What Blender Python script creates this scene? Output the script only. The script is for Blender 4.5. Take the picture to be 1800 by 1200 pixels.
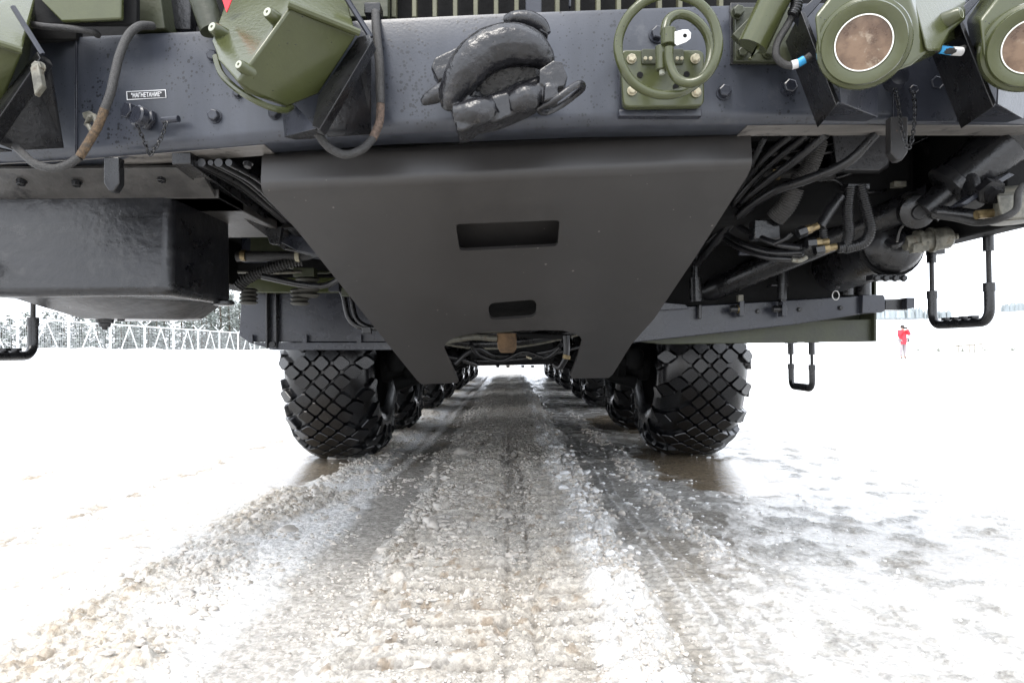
import bpy, math, random
import numpy as np
from mathutils import Vector, Matrix
from mathutils.geometry import tessellate_polygon
random.seed(4)
for o in list(bpy.data.objects): bpy.data.objects.remove(o, do_unlink=True)
SC = bpy.context.scene
COL = SC.collection
R = math.radians

# ------------------------------------------------------------------ camera
CAMH, FPX = 0.8, 1204.0
ROLL, PITCH = R(0.55), math.atan(17/FPX)
up0 = Vector((math.sin(ROLL), 0, math.cos(ROLL)))
rt = Vector((math.cos(ROLL), 0, -math.sin(ROLL)))
fw = (Vector((0, 1, 0))*math.cos(PITCH) + up0*math.sin(PITCH)).normalized()
fw = (fw + rt*(4/FPX)).normalized()
rt = (rt - fw*rt.dot(fw)).normalized()
up = rt.cross(fw)
CLOC = Vector((0, 0, CAMH))
cd = bpy.data.cameras.new('camera'); cam = bpy.data.objects.new('camera', cd); COL.objects.link(cam)
mw = Matrix((rt, up, -fw)).transposed().to_4x4(); mw.translation = CLOC
cam.matrix_world = mw
cd.lens = 36*FPX/1800; cd.sensor_width = 36; cd.clip_start = .05; cd.clip_end = 4000
SC.camera = cam

# ------------------------------------------------------------------ light
EXPOSURE = 2.05
SUN_EL, SUN_AZ = R(58), R(205)
w = bpy.data.worlds.new('World'); SC.world = w; w.use_nodes = True
nt = w.node_tree; nt.nodes.clear()
N = nt.nodes.new
out = N('ShaderNodeOutputWorld'); bg = N('ShaderNodeBackground'); sky = N('ShaderNodeTexSky')
sky.sky_type = 'NISHITA'; sky.sun_disc = False; sky.sun_elevation = SUN_EL; sky.sun_rotation = SUN_AZ
sky.air_density = 1.0; sky.dust_density = 3.0
cl = N('ShaderNodeTexNoise'); cl.inputs['Scale'].default_value = 2.2; cl.inputs['Detail'].default_value = 5
tc = N('ShaderNodeTexCoord'); nt.links.new(tc.outputs['Generated'], cl.inputs['Vector'])
cr = N('ShaderNodeValToRGB')
cr.color_ramp.elements[0].position = .3; cr.color_ramp.elements[0].color = (6.0, 6.45, 7.3, 1)
cr.color_ramp.elements[1].position = .7; cr.color_ramp.elements[1].color = (8.3, 8.5, 8.8, 1)
nt.links.new(cl.outputs['Fac'], cr.inputs['Fac'])
mx = N('ShaderNodeMix'); mx.data_type = 'RGBA'; mx.inputs[0].default_value = .86
nt.links.new(sky.outputs['Color'], mx.inputs[6]); nt.links.new(cr.outputs['Color'], mx.inputs[7])
nt.links.new(mx.outputs[2], bg.inputs['Color']); bg.inputs['Strength'].default_value = 0.1
nt.links.new(bg.outputs[0], out.inputs['Surface'])
sl = bpy.data.lights.new('sun', 'SUN'); sl.energy = 0.8; sl.angle = R(24); sl.color = (1, .96, .9)
so = bpy.data.objects.new('sun', sl); COL.objects.link(so)
sd = Vector((math.sin(SUN_AZ)*math.cos(SUN_EL), math.cos(SUN_AZ)*math.cos(SUN_EL), math.sin(SUN_EL)))
so.rotation_euler = sd.to_track_quat('Z', 'Y').to_euler(); so.location = (0, 0, 30)
vs = SC.view_settings; vs.view_transform = 'Standard'; vs.look = 'None'; vs.exposure = EXPOSURE; vs.gamma = 1
vs.use_curve_mapping = False
SC.render.engine = 'CYCLES'; SC.cycles.max_bounces = 8; SC.cycles.diffuse_bounces = 4
SC.cycles.use_denoising = True

# ------------------------------------------------------------------ helpers
def P(x, y, d):
    v = fw*1.0 + rt*((x-900)/FPX) - up*((y-600)/FPX)
    return CLOC + v*(d/v.y)
def px(n, d): return n*d/FPX
def V(*a): return Vector(a)

def onplane(x, y, p0, n):
    v = fw + rt*((x-900)/FPX) - up*((y-600)/FPX)
    return CLOC + v*((p0-CLOC).dot(n)/v.dot(n))

def spline(pts, seg=6, closed=False):
    pts = [tuple(p) for p in pts]; n = len(pts); res = []
    dim = len(pts[0])
    rng = range(n if closed else n-1)
    for i in rng:
        g = lambda k: pts[k % n] if closed else pts[min(max(k, 0), n-1)]
        a, b, c, e = g(i-1), g(i), g(i+1), g(i+2)
        for s in range(seg):
            t = s/seg
            res.append(tuple(.5*((2*b[k])+(-a[k]+c[k])*t+(2*a[k]-5*b[k]+4*c[k]-e[k])*t*t+(-a[k]+3*b[k]-3*c[k]+e[k])*t**3) for k in range(dim)))
    if not closed: res.append(pts[-1])
    return res

class MB:
    def __init__(s): s.v = []; s.f = []
    def add(s, vs, fs):
        b = len(s.v); s.v += [tuple(v) for v in vs]; s.f += [tuple(i+b for i in f) for f in fs]; return s
    def prism(s, poly, off):
        n = len(poly); poly = [Vector(p) for p in poly]; off = Vector(off)
        vs = poly+[p+off for p in poly]
        fs = [tuple(range(n)), tuple(range(2*n-1, n-1, -1))]
        fs += [(i, i+n, (i+1) % n+n, (i+1) % n) for i in range(n)]
        return s.add(vs, fs)
    def loft(s, a, b):
        n = len(a); fs = [tuple(range(n)), tuple(range(2*n-1, n-1, -1))]
        fs += [(i, i+n, (i+1) % n+n, (i+1) % n) for i in range(n)]
        return s.add(list(a)+list(b), fs)
    def box(s, x0, x1, y0, y1, z0, z1):
        return s.prism([(x0, y0, z0), (x1, y0, z0), (x1, y0, z1), (x0, y0, z1)], (0, y1-y0, 0))
    def obox(s, c, ax, ay, az):
        c = Vector(c)
        return s.prism([c-ax-ay-az, c+ax-ay-az, c+ax-ay+az, c-ax-ay+az], ay*2)
    def tube(s, path, r, n=10, closed=False, caps=True, ell=1.0, hint=None):
        path = [Vector(p[:3]) for p in path]; m = len(path)
        rs = r if isinstance(r, (list, tuple)) else [r]*m
        nrm = None; vs = []; fs = []
        for i, p in enumerate(path):
            a = path[(i-1) % m] if closed else path[max(i-1, 0)]
            b = path[(i+1) % m] if closed else path[min(i+1, m-1)]
            t = (b-a); t = t.normalized() if t.length > 1e-9 else Vector((0, 1, 0))
            if nrm is None:
                h = hint or (Vector((0, 0, 1)) if abs(t.z) < .9 else Vector((1, 0, 0)))
                nrm = (h-t*h.dot(t)).normalized()
            else:
                q = nrm-t*nrm.dot(t); nrm = q.normalized() if q.length > 1e-6 else t.orthogonal().normalized()
            bn = t.cross(nrm)
            for k in range(n):
                an = 2*math.pi*k/n
                vs.append(p+(nrm*math.cos(an)*ell+bn*math.sin(an))*rs[i])
        for i in range(m if closed else m-1):
            for k in range(n):
                a = i*n+k; b = i*n+(k+1) % n; c = ((i+1) % m)*n+(k+1) % n; d = ((i+1) % m)*n+k
                fs.append((a, b, c, d))
        if caps and not closed:
            fs.append(tuple(range(n-1, -1, -1))); fs.append(tuple((m-1)*n+k for k in range(n)))
        return s.add(vs, fs)
    def cyl(s, a, b, r0, r1=None, n=16):
        r1 = r0 if r1 is None else r1
        return s.tube([a, b], [r0, r1], n)
    def lathe(s, o, axis, prof, n=32, capa=True, capb=True):
        o = Vector(o); t = Vector(axis).normalized()
        u = t.orthogonal().normalized(); w_ = t.cross(u)
        vs = []; m = len(prof); fs = []
        for a, r in prof:
            for k in range(n):
                an = 2*math.pi*k/n
                vs.append(o+t*a+(u*math.cos(an)+w_*math.sin(an))*r)
        for i in range(m-1):
            for k in range(n):
                fs.append((i*n+k, i*n+(k+1) % n, (i+1)*n+(k+1) % n, (i+1)*n+k))
        if capa: fs.append(tuple(range(n-1, -1, -1)))
        if capb: fs.append(tuple((m-1)*n+k for k in range(n)))
        return s.add(vs, fs)
    def ball(s, c, r, n=12, m=8, sc=(1, 1, 1)):
        vs = []; fs = []
        for i in range(m+1):
            ph = math.pi*i/m
            for k in range(n):
                th = 2*math.pi*k/n
                vs.append((c[0]+r*sc[0]*math.sin(ph)*math.cos(th), c[1]+r*sc[1]*math.sin(ph)*math.sin(th), c[2]+r*sc[2]*math.cos(ph)))
        for i in range(m):
            for k in range(n): fs.append((i*n+k, (i+1)*n+k, (i+1)*n+(k+1) % n, i*n+(k+1) % n))
        return s.add(vs, fs)
    def build(s, name, mat, parent=None, bevel=0, smooth=35, seg=2, subsurf=0):
        me = bpy.data.meshes.new(name); me.from_pydata(s.v, [], s.f); me.validate()
        import bmesh
        bm = bmesh.new(); bm.from_mesh(me); bmesh.ops.remove_doubles(bm, verts=bm.verts, dist=1e-6)
        bmesh.ops.recalc_face_normals(bm, faces=bm.faces); bm.to_mesh(me); bm.free()
        me.materials.append(mat)
        if smooth:
            me.shade_smooth(); me.set_sharp_from_angle(angle=R(smooth))
        o = bpy.data.objects.new(name, me); COL.objects.link(o)
        if bevel:
            b = o.modifiers.new('bevel', 'BEVEL'); b.width = bevel; b.segments = seg; b.limit_method = 'ANGLE'; b.angle_limit = R(38)
            b.harden_normals = False
        if subsurf:
            m_ = o.modifiers.new('sub', 'SUBSURF'); m_.levels = subsurf; m_.render_levels = subsurf
        if parent is not None: adopt(o, parent)
        return o
def wloc(o):
    v = Vector(o.location)
    while o.parent: o = o.parent; v += Vector(o.location)
    return v
def adopt(o, parent):
    o.parent = parent
    # parents are unrotated empties or meshes: only their translation matters
    o.location = Vector(o.location)-wloc(parent)
def empty(name, loc, parent=None):
    o = bpy.data.objects.new(name, None); COL.objects.link(o); o.location = loc; o.empty_display_size = .1
    if parent is not None: adopt(o, parent)
    return o
def tag(o, label=None, cat=None, group=None, kind=None):
    if label: o['label'] = label
    if cat: o['category'] = cat
    if group: o['group'] = group
    if kind: o['kind'] = kind
    return o
def copy_tree(o, off, parent=None):
    c = o.copy(); COL.objects.link(c)
    if parent is not None: c.parent = parent
    if off is not None: c.location = Vector(o.location)+Vector(off)
    for ch in [x for x in COL.objects if x.parent == o]: copy_tree(ch, None, c)
    return c

# ------------------------------------------------------------------ materials
def mat(name, col, rough=.5, metal=0., var=.25, vscale=8., bump=.15, bscale=60., col2=None, rvar=.12, spots=None, stretch=None, spec=.5, coat=0, tint2=None, scol=None, sss=0):
    m = bpy.data.materials.new(name); m.use_nodes = True; t = m.node_tree; n = t.nodes; L = t.links.new
    b = n['Principled BSDF']; b.inputs['Roughness'].default_value = rough; b.inputs['Metallic'].default_value = metal
    b.inputs['Specular IOR Level'].default_value = spec
    if sss: b.inputs['Subsurface Weight'].default_value = sss; b.inputs['Subsurface Radius'].default_value = (.012, .011, .010); b.inputs['Subsurface Scale'].default_value = 1.0
    if coat: b.inputs['Coat Weight'].default_value = coat; b.inputs['Coat Roughness'].default_value = .15
    tc = n.new('ShaderNodeTexCoord'); mp = n.new('ShaderNodeMapping'); L(tc.outputs['Object'], mp.inputs[0])
    if stretch: mp.inputs['Scale'].default_value = stretch
    n1 = n.new('ShaderNodeTexNoise'); n1.inputs['Scale'].default_value = vscale; n1.inputs['Detail'].default_value = 6; n1.inputs['Roughness'].default_value = .65
    L(mp.outputs[0], n1.inputs['Vector'])
    cr = n.new('ShaderNodeValToRGB'); e = cr.color_ramp.elements
    c2 = col2 or tuple(c*(1-var) for c in col)
    c1 = tuple(min(1, c*(1+var*.6)) for c in col) if not col2 else col
    e[0].position = .38; e[0].color = (*c2, 1); e[1].position = .62; e[1].color = (*c1, 1)
    L(n1.outputs['Fac'], cr.inputs['Fac'])
    colout = cr.outputs['Color']
    n2 = n.new('ShaderNodeTexNoise'); n2.inputs['Scale'].default_value = bscale; n2.inputs['Detail'].default_value = 5
    L(tc.outputs['Object'], n2.inputs['Vector'])
    hgt = n2.outputs['Fac']
    if tint2:   # patches of another dirt colour: (colour, scale, threshold)
        n3 = n.new('ShaderNodeTexNoise'); n3.inputs['Scale'].default_value = tint2[1]; n3.inputs['Detail'].default_value = 8; n3.inputs['Roughness'].default_value = .7
        L(tc.outputs['Object'], n3.inputs['Vector'])
        mr = n.new('ShaderNodeMapRange'); mr.inputs[1].default_value = tint2[2]; mr.inputs[2].default_value = tint2[2]+.1
        L(n3.outputs['Fac'], mr.inputs[0])
        mxx = n.new('ShaderNodeMix'); mxx.data_type = 'RGBA'; L(mr.outputs[0], mxx.inputs[0]); L(colout, mxx.inputs[6]); mxx.inputs[7].default_value = (*tint2[0], 1)
        colout = mxx.outputs[2]
    if spots:   # small droplets: (scale, radius)
        vo = n.new('ShaderNodeTexVoronoi'); vo.inputs['Scale'].default_value = spots[0]; L(tc.outputs['Object'], vo.inputs['Vector'])
        wn = n.new('ShaderNodeSeparateColor'); L(vo.outputs['Color'], wn.inputs[0])
        mu = n.new('ShaderNodeMath'); mu.operation = 'MULTIPLY'; L(wn.outputs[0], mu.inputs[0]); L(wn.outputs[1], mu.inputs[1])
        mu2 = n.new('ShaderNodeMath'); mu2.operation = 'MULTIPLY'; L(mu.outputs[0], mu2.inputs[0])
        mk = n.new('ShaderNodeTexNoise'); mk.inputs['Scale'].default_value = spots[0]*.06; L(tc.outputs['Object'], mk.inputs['Vector'])
        mkr = n.new('ShaderNodeMapRange'); L(mk.outputs['Fac'], mkr.inputs[0]); mkr.inputs[1].default_value = .38; mkr.inputs[2].default_value = .66; mkr.inputs[3].default_value = spots[1]*.25; mkr.inputs[4].default_value = spots[1]*1.15; L(mkr.outputs[0], mu2.inputs[1])
        gt = n.new('ShaderNodeMath'); gt.operation = 'SUBTRACT'; L(mu2.outputs[0], gt.inputs[0]); L(vo.outputs['Distance'], gt.inputs[1])
        mr = n.new('ShaderNodeMapRange'); L(gt.outputs[0], mr.inputs[0]); mr.inputs[1].default_value = 0; mr.inputs[2].default_value = .06
        mxs = n.new('ShaderNodeMix'); mxs.data_type = 'RGBA'; L(mr.outputs[0], mxs.inputs[0]); L(colout, mxs.inputs[6]); mxs.inputs[7].default_value = (*scol, 1) if scol else (col[0]*.35, col[1]*.35, col[2]*.35, 1)
        colout = mxs.outputs[2]
        ad = n.new('ShaderNodeMath'); ad.operation = 'MULTIPLY_ADD'; L(mr.outputs[0], ad.inputs[0]); ad.inputs[1].default_value = 1.2; L(hgt, ad.inputs[2]); hgt = ad.outputs[0]
    L(colout, b.inputs['Base Color'])
    bp = n.new('ShaderNodeBump'); bp.inputs['Strength'].default_value = bump; bp.inputs['Distance'].default_value = .004
    L(hgt, bp.inputs['Height']); L(bp.outputs[0], b.inputs['Normal'])
    mr2 = n.new('ShaderNodeMapRange'); mr2.inputs[3].default_value = max(.02, rough-rvar); mr2.inputs[4].default_value = min(1, rough+rvar)
    L(n1.outputs['Fac'], mr2.inputs[0]); L(mr2.outputs[0], b.inputs['Roughness'])
    return m

NAVY = mat('navy_paint', (.034, .038, .049), .34, var=.28, vscale=5, bump=.10, bscale=120, spots=(120, .85), tint2=((.060, .063, .070), 5, .58), stretch=(1, 1, .2), rvar=.08)
NAVY2 = mat('navy_paint_plain', (.019, .021, .029), .28, var=.25, vscale=9, bump=.15, bscale=90, tint2=((.032, .034, .038), 10, .64))
SKID = mat('skid_paint', (.0255, .0238, .0232), .36, var=.14, vscale=2.5, bump=.07, bscale=9, tint2=((.031, .029, .028), 1.6, .52), rvar=.13, spots=(30, .20), scol=(.13, .12, .11))
BLACK = mat('black_paint', (.008, .008, .009), .28, var=.35, vscale=14, bump=.25, bscale=80, tint2=((.02, .018, .017), 12, .62))
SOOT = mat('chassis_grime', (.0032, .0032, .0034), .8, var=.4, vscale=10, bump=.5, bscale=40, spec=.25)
RUBBER = mat('tyre_rubber', (.0042, .0043, .0052), .22, var=.3, vscale=12, bump=.12, bscale=150, tint2=((.014, .013, .012), 9, .64), spots=(60, .25), scol=(.10, .09, .075))
HOSE = mat('hose_rubber', (.009, .009, .010), .3, var=.3, vscale=30, bump=.2, bscale=200)
BRAID = mat('braided_cable', (.028, .027, .026), .55, var=.45, vscale=160, bump=.8, bscale=420)
RUSTY = mat('rusty_braid', (.085, .055, .030), .8, var=.6, vscale=120, bump=.8, bscale=400, tint2=((.05, .04, .03), 40, .52))
OLIVE = mat('olive_paint', (.047, .053, .020), .24, var=.10, vscale=7, bump=.12, bscale=90, spots=(120, .3), tint2=((.062, .066, .030), 11, .66), rvar=.06)
OLIVE_D = mat('olive_paint_dull', (.030, .034, .016), .45, var=.3, vscale=9, bump=.3, bscale=70, tint2=((.045, .043, .03), 9, .6))
OLIVE_P = mat('olive_grille_paint', (.10, .098, .058), .5, var=.2, bump=.15)
CAST = mat('rough_casting', (.0075, .0075, .0088), .30, var=.4, vscale=7, bump=.6, bscale=34, tint2=((.017, .0165, .017), 15, .53), rvar=.14, stretch=(.5, 1, 2.2))
HOOK = mat('hook_black_paint', (.012, .012, .014), .26, var=.4, vscale=18, bump=.7, bscale=60, spots=(160, .5), tint2=((.04, .038, .036), 20, .58))
STEEL = mat('zinc_steel', (.45, .44, .42), .35, metal=.8, var=.3, vscale=40, bump=.2)
SILVER = mat('bright_tab', (.75, .75, .74), .45, var=.06, bump=.05)
BRASS = mat('brass_fitting', (.20, .15, .075), .38, metal=.5, var=.4, vscale=60, bump=.3)
CREAM = mat('cream_bolt', (.34, .31, .22), .5, var=.3, vscale=60, bump=.2, tint2=((.2, .1, .04), 50, .6))
ALU = mat('cast_alloy', (.14, .135, .11), .5, metal=.2, var=.5, vscale=30, bump=.5, bscale=90, tint2=((.08, .06, .04), 30, .55))
DUSTB2 = mat('dusty_black', (.050, .047, .044), .5, var=.4, vscale=9, bump=.5, bscale=50, tint2=((.016, .015, .015), 12, .55))
DUSTB = mat('rusty_brown_box', (.17, .105, .055), .8, var=.45, vscale=14, bump=.4)
LENS = mat('muddy_lens', (.155, .10, .064), .3, var=.5, vscale=22, bump=.1, bscale=30, col2=(.07, .040, .024), tint2=((.24, .19, .14), 26, .6))
RINGW = mat('lens_gasket', (.72, .72, .66), .4, var=.05, bump=.05)
GREYB = mat('boss_grey', (.30, .31, .25), .5, var=.1, bump=.1)
BLUE = mat('blue_tape', (.03, .30, .60), .5, var=.2)
WHITEP = mat('white_tape', (.6, .6, .6), .6, var=.2)
RED = mat('red_cloth', (.70, .035, .05), .7, var=.2)
CANVAS = mat('canvas_duct', (.045, .043, .041), .85, var=.35, vscale=30, bump=.6, bscale=120)
PLATE_B = mat('label_black', (.012, .012, .014), .5, var=.1, bump=.05)
PLATE_W = mat('label_white', (.75, .75, .75), .5, var=.05, bump=.02)
FENCEW = mat('galvanised_white', (.62, .64, .64), .6, var=.1, bump=.05)
BARK = mat('bark', (.09, .07, .05), .9, var=.4, vscale=6)
LEAF = mat('needle_foliage', (.21, .235, .215), .8, var=.45, vscale=1.2, bump=.2)  # needle colour lightened to imitate haze
LEAF2 = mat('hazed_foliage', (.30, .32, .31), .8, var=.4, vscale=1.2, bump=.2)  # paler still: haze painted into the needle colour
SKIN = mat('skin', (.55, .33, .24), .5, var=.1); HAIR = mat('dark_hair', (.03, .022, .018), .6)
REDJ = mat('red_jacket', (.72, .03, .05), .7, var=.15); TROUS = mat('grey_trousers', (.30, .27, .28), .8, var=.15); BOOT = mat('boot_brown', (.09, .06, .05), .6)
CAMB = mat('camera_black', (.02, .02, .02), .4)
TIMB = mat('weathered_timber', (.18, .16, .12), .8, var=.3)
WEED = mat('dry_weed', (.22, .23, .19), .9, var=.3)

# ------------------------------------------------------------------ ground
def hsh(ix, iy, s):
    n = (ix.astype(np.int64)*374761393+iy.astype(np.int64)*668265263+s*1274126177) & 0xffffffff
    n = ((n ^ (n >> 13))*1274126177) & 0xffffffff
    n = ((n ^ (n >> 16))*2246822519) & 0xffffffff
    return ((n ^ (n >> 15)) & 0xffffff)/float(0xffffff)
def vno(x, y, s):
    ix = np.floor(x); iy = np.floor(y); fx = x-ix; fy = y-iy
    fx = fx*fx*(3-2*fx); fy = fy*fy*(3-2*fy)
    a = hsh(ix, iy, s); b = hsh(ix+1, iy, s); c = hsh(ix, iy+1, s); d = hsh(ix+1, iy+1, s)
    return (a+(b-a)*fx)*(1-fy)+(c+(d-c)*fx)*fy
def fbm(x, y, s, o=4):
    r = 0; a = .5; t = 0
    for i in range(o):
        r = r+a*vno(x*2**i+i*17.3, y*2**i+i*9.1, s+i); t += a; a *= .5
    return r/t
def cells(x, y, s):
    ix = np.floor(x); iy = np.floor(y); best = np.full(x.shape, 9.); val = np.zeros(x.shape)
    for dx in (-1, 0, 1):
        for dy in (-1, 0, 1):
            cx = ix+dx; cy = iy+dy
            d = np.hypot(cx+hsh(cx, cy, s)-x, cy+hsh(cx, cy, s+1)-y)
            m = d < best; best = np.where(m, d, best); val = np.where(m, hsh(cx, cy, s+2), val)
    return best, val
def sm(a, b, x):
    t = np.clip((x-a)/(b-a), 0, 1); return t*t*(3-2*t)
def band(x, a, b, e): return sm(a-e, a+e, x)*(1-sm(b-e, b+e, x))

def ground_fields(X, Y, sp):
    """height, albedo, wetness at world points; sp = local mesh spacing"""
    def fade(s): return np.clip(1.6-sp/s*1.2, 0, 1)
    wob = (fbm(X*1.3+5, Y*1.3, 3, 3)-.5)*.16
    Xw = X+wob+(fbm(X*8, Y*7, 33, 4)-.5)*.13
    cen = band(Xw, -.50, .44, .05)                      # churned slush strip
    lsm = band(Xw, -.80, -.50, .05)                     # smoother icy strip left
    lcl = band(Xw, -1.42, -.88, .10)                    # clumpy beige ridge left
    Xs = X-.15*sm(1.6, 6.5, Y)+.03*(fbm(X*0+2, Y*14, 171, 2)-.5)+.008*np.sin(Y*2*np.pi/.05); stripe = band(Xs, -.905, -.835, .010)*sm(.25, .45, fbm(X*6, Y*3, 173, 3)+.12)         # white tyre stripe
    ice = band(Xw, .44, 2.6, .06)                       # wet ice right
    rr = band(Xw, .72, .86, .03)
    ridge = band(Xw, .27, .46, .05)
    farL = 1-sm(-1.6, -1.25, Xw)
    farR = sm(1.9, 3.8, Xw+(fbm(X*.8, Y*.8, 61, 3)-.5)*1.4)
    wx = X+(fbm(X*30, Y*30, 7, 3)-.5)*.034; wy = Y+(fbm(X*30, Y*30, 8, 3)-.5)*.034
    def lump(s, seed, pw=.5):
        f, v = cells(wx/s, wy/s, seed)
        return v*np.clip(1-(f/.75)**2, 0, 1)**(pw+.25), f, v
    l1, f1, v1 = lump(.058, 11); l2, f2, v2 = lump(.028, 21); l3, f3, v3 = lump(.014, 31); l0, f0, v0 = lump(.11, 41, .8)
    patch = sm(.42, .62, fbm(X*3.0, Y*2.2, 51, 4))
    nearc = np.clip(1.15-Y/14, .3, 1)
    mound = (fbm(X*5, Y*5, 71, 4)-.5)
    grit = (fbm(X*62, Y*62, 151, 4)-.5)*.020*fade(.022)+(fbm(X*24, Y*24, 153, 3)-.5)*.020*fade(.05)
    clump = grit+l0*.022*fade(.11)*patch+l1*.021*fade(.058)*(.5+.5*patch)+l2*.014*fade(.035)+l3*.007*fade(.018)
    # rolled tread print: transverse ribs with two grooves
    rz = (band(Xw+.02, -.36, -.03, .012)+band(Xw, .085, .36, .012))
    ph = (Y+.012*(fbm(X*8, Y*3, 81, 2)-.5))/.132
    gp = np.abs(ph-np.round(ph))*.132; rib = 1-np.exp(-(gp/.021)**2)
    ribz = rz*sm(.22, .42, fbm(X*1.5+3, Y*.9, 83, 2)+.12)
    grv = np.exp(-((X+.018)/.010)**2)+np.exp(-((X-.062)/.010)**2)
    pits = grv*(.35+.65*(.5+.5*np.cos(2*np.pi*(Y/.10)))**2)
    H = cen*(.003+mound*.018+clump*(1-.62*ribz)*.8+ribz*(rib*(.75+.5*vno(X*9, np.round(ph)*7.7, 85))-.5)*(.044+.014*sm(2.5, 4.5, Y))*fade(.12)-pits*.015*fade(.04))
    H += ridge*(.004+.030*l0*fade(.11)+.012*l1)
    H += lsm*(-.004+grit*.35+mound*.012+l3*.0022+l2*.002)
    H += stripe*(.004+.003*np.sin(2*np.pi*(Y/.045+X*5)))
    pl = sm(.40, .62, fbm(X*2.4+8, Y*1.6, 91, 4))
    H += lcl*(.002+grit*.7+.014*mound+(l1*.022*fade(.058)+l2*.012+l0*.03*fade(.11)*patch)*pl+l3*.003)
    tk = sum(np.exp(-((X+wob*.5-c)/.010)**2) for c in (.545, .600))
    icel = sm(.52, .75, fbm(X*9, Y*9, 93, 4))
    H += ice*(mound*.010+(fbm(X*28, Y*22, 95, 3)-.5)*.008+l1*.010*icel*(1-farR)*fade(.058)+l3*.003*icel)+tk*.008*(.4+l2)*ice
    H += rr*(.004+l1*.016*fade(.058)*patch+l2*.008)*np.clip(Y/2.5-.3, 0, 1)
    # ruts in snow off to the sides
    tr = 0
    for c, k in ((-2.1, .1), (-3.0, .16), (-4.4, .2), (-6.4, .25), (3.2, -.1), (5.2, -.2)):
        q = X-c-k*np.sin(Y*.35+c)
        tr = tr+np.exp(-(q/.13)**2)
    tkm = band(X+wob*.5, .49, .66, .01)*(.5+.5*np.cos(2*np.pi*Y/.048))*sm(.35, .55, fbm(X*2, Y*1.2, 181, 3)); H += tkm*.006*fade(.03)
    H += farL*((fbm(X*1.2, Y*1.2, 101, 4)-.5)*.05+(fbm(X*16, Y*12, 103, 3)-.5)*.008-tr*.012+tr*l2*.016*fade(.03))
    H += farR*((fbm(X*1.1, Y*1.1, 105, 4)-.5)*.03-tr*.008)
    # pressed hollows below tyres
    far = sm(40, 300, Y)
    H += sm(8, 60, X)*sm(25, 160, Y)*0
    # ---- colour
    beige = np.array((.48, .43, .36)); grey = np.array((.55, .518, .465)); white = np.array((.82, .82, .815)); brown = np.array((.22, .165, .11)); iceg = np.array((.35, .335, .305))
    dn = sm(.35, .65, fbm(X*6, Y*5, 111, 4)); dn2 = sm(.50, .72, fbm(X*22, Y*18, 113, 3))
    C = np.empty(X.shape+(3,)); C[:] = white
    def mix(col, m):
        nonlocal C; C = C*(1-m[..., None])+np.asarray(col)*m[..., None]
    mix(grey, cen*.9); mix(beige, cen*dn*.5); mix(beige*.85, cen*dn2*(.2+.35*(v1 > .75))); mix((.20, .18, .155), cen*ribz*(1-rib)*.9); mix((.27, .245, .215), cen*np.clip(pits, 0, 1)*.45)  # rib gaps darkened in the colour to deepen their faint shade
    mix((.47, .43, .375), cen*np.exp(-((X-.02)/.2)**2)*sm(3.0, 5.5, Y)*.5)
    mix(brown*1.3, cen*(v2 > .93)*.6*fade(.028))
    mix((.39, .365, .325), lsm*.9); mix(brown*1.2, lsm*sm(.52, .7, fbm(X*4, Y*3, 117, 3))*.55*sm(3.5, 5, Y))
    mix((.60, .55, .47), lcl*.75*(.3+.7*pl)); mix((.44, .36, .26), lcl*pl*(v3 > .6)*.5); mix((.38, .30, .21), lcl*(v2 > .88)*pl*.6)
    mix((.78, .76, .73), stripe*.85); mix(white*1.03, ridge*.75*(1-.5*dn2))
    mix(iceg, ice*(1-farR)*.9); mix((.27, .245, .205), ice*(1-farR)*sm(.50, .66, fbm(X*2.6, Y*1.5, 119, 4))*.65)
    mix((.60, .60, .59), ice*icel*(1-farR)*.35*(v2 > .5)); mix((.75, .75, .75), np.clip(tk, 0, 1)*ice*.5*sm(.3, .6, l2*1.5)); mix((.72, .71, .69), rr*.6*sm(.2, .6, l1*2))
    mix((.56, .54, .51), farR*sm(.42, .7, fbm(X*2, Y*1.3, 121, 4))*.7*(X > 0)*(1-sm(5, 9, Y)))
    mix((.44, .425, .39), farR*sm(.60, .72, fbm(X*7, Y*9, 125, 5))*.5*(X > 0)*(1-sm(4, 9, Y)))
    mix((.42, .34, .24), farL*sm(.60, .68, fbm(X*30, Y*22, 127, 4))*.7*sm(.42, .6, fbm(X*.9, Y*.7, 129, 3)))
    sk_ = sm(.45, .75, fbm(X*26, Y*1.1, 161, 4)); mix((.34, .305, .26), (cen+lsm)*sk_*.6*sm(3.2, 6, Y))
    mix((.34, .275, .19), np.clip(tr, 0, 1)*farL*.8*sm(.52, .62, fbm(X*18, Y*11, 123, 4)))
    wet = .25*cen*(1-.6*l1)+.75*lsm+.92*ice*(1-.55*farR)*(1-.7*icel)+.35*lcl*(1-pl)
    # melt water round the tyres
    def pud(cx, cy, rx, ry, s, k=1.):
        q = np.hypot((X-cx)/rx, (Y-cy)/ry)+(fbm(X*3.5, Y*3.5, s, 4)-.5)*1.1
        return (1-sm(.72, .98, q))*k
    pw = pud(1.30, 4.70, .42, 1.15, 131)+pud(-1.42, 4.65, .34, .75, 133)+pud(1.2, 7.6, .4, 1.0, 135)+pud(-4.6, 7.9, 1.35, .55, 137)+pud(-3.1, 8.4, .7, .3, 139)+pud(-2.4, 11, .7, .4, 141)
    pw = np.clip(pw, 0, 1)
    flatz = -.004
    H = H*(1-pw)+(flatz+.0015*(fbm(X*30, Y*20, 147, 2)-.5))*pw
    mix((.20, .155, .10), pw*.9)
    wet = np.maximum(wet*(1-stripe), pw)
    return H, C, np.clip(wet, 0, 1)

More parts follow.
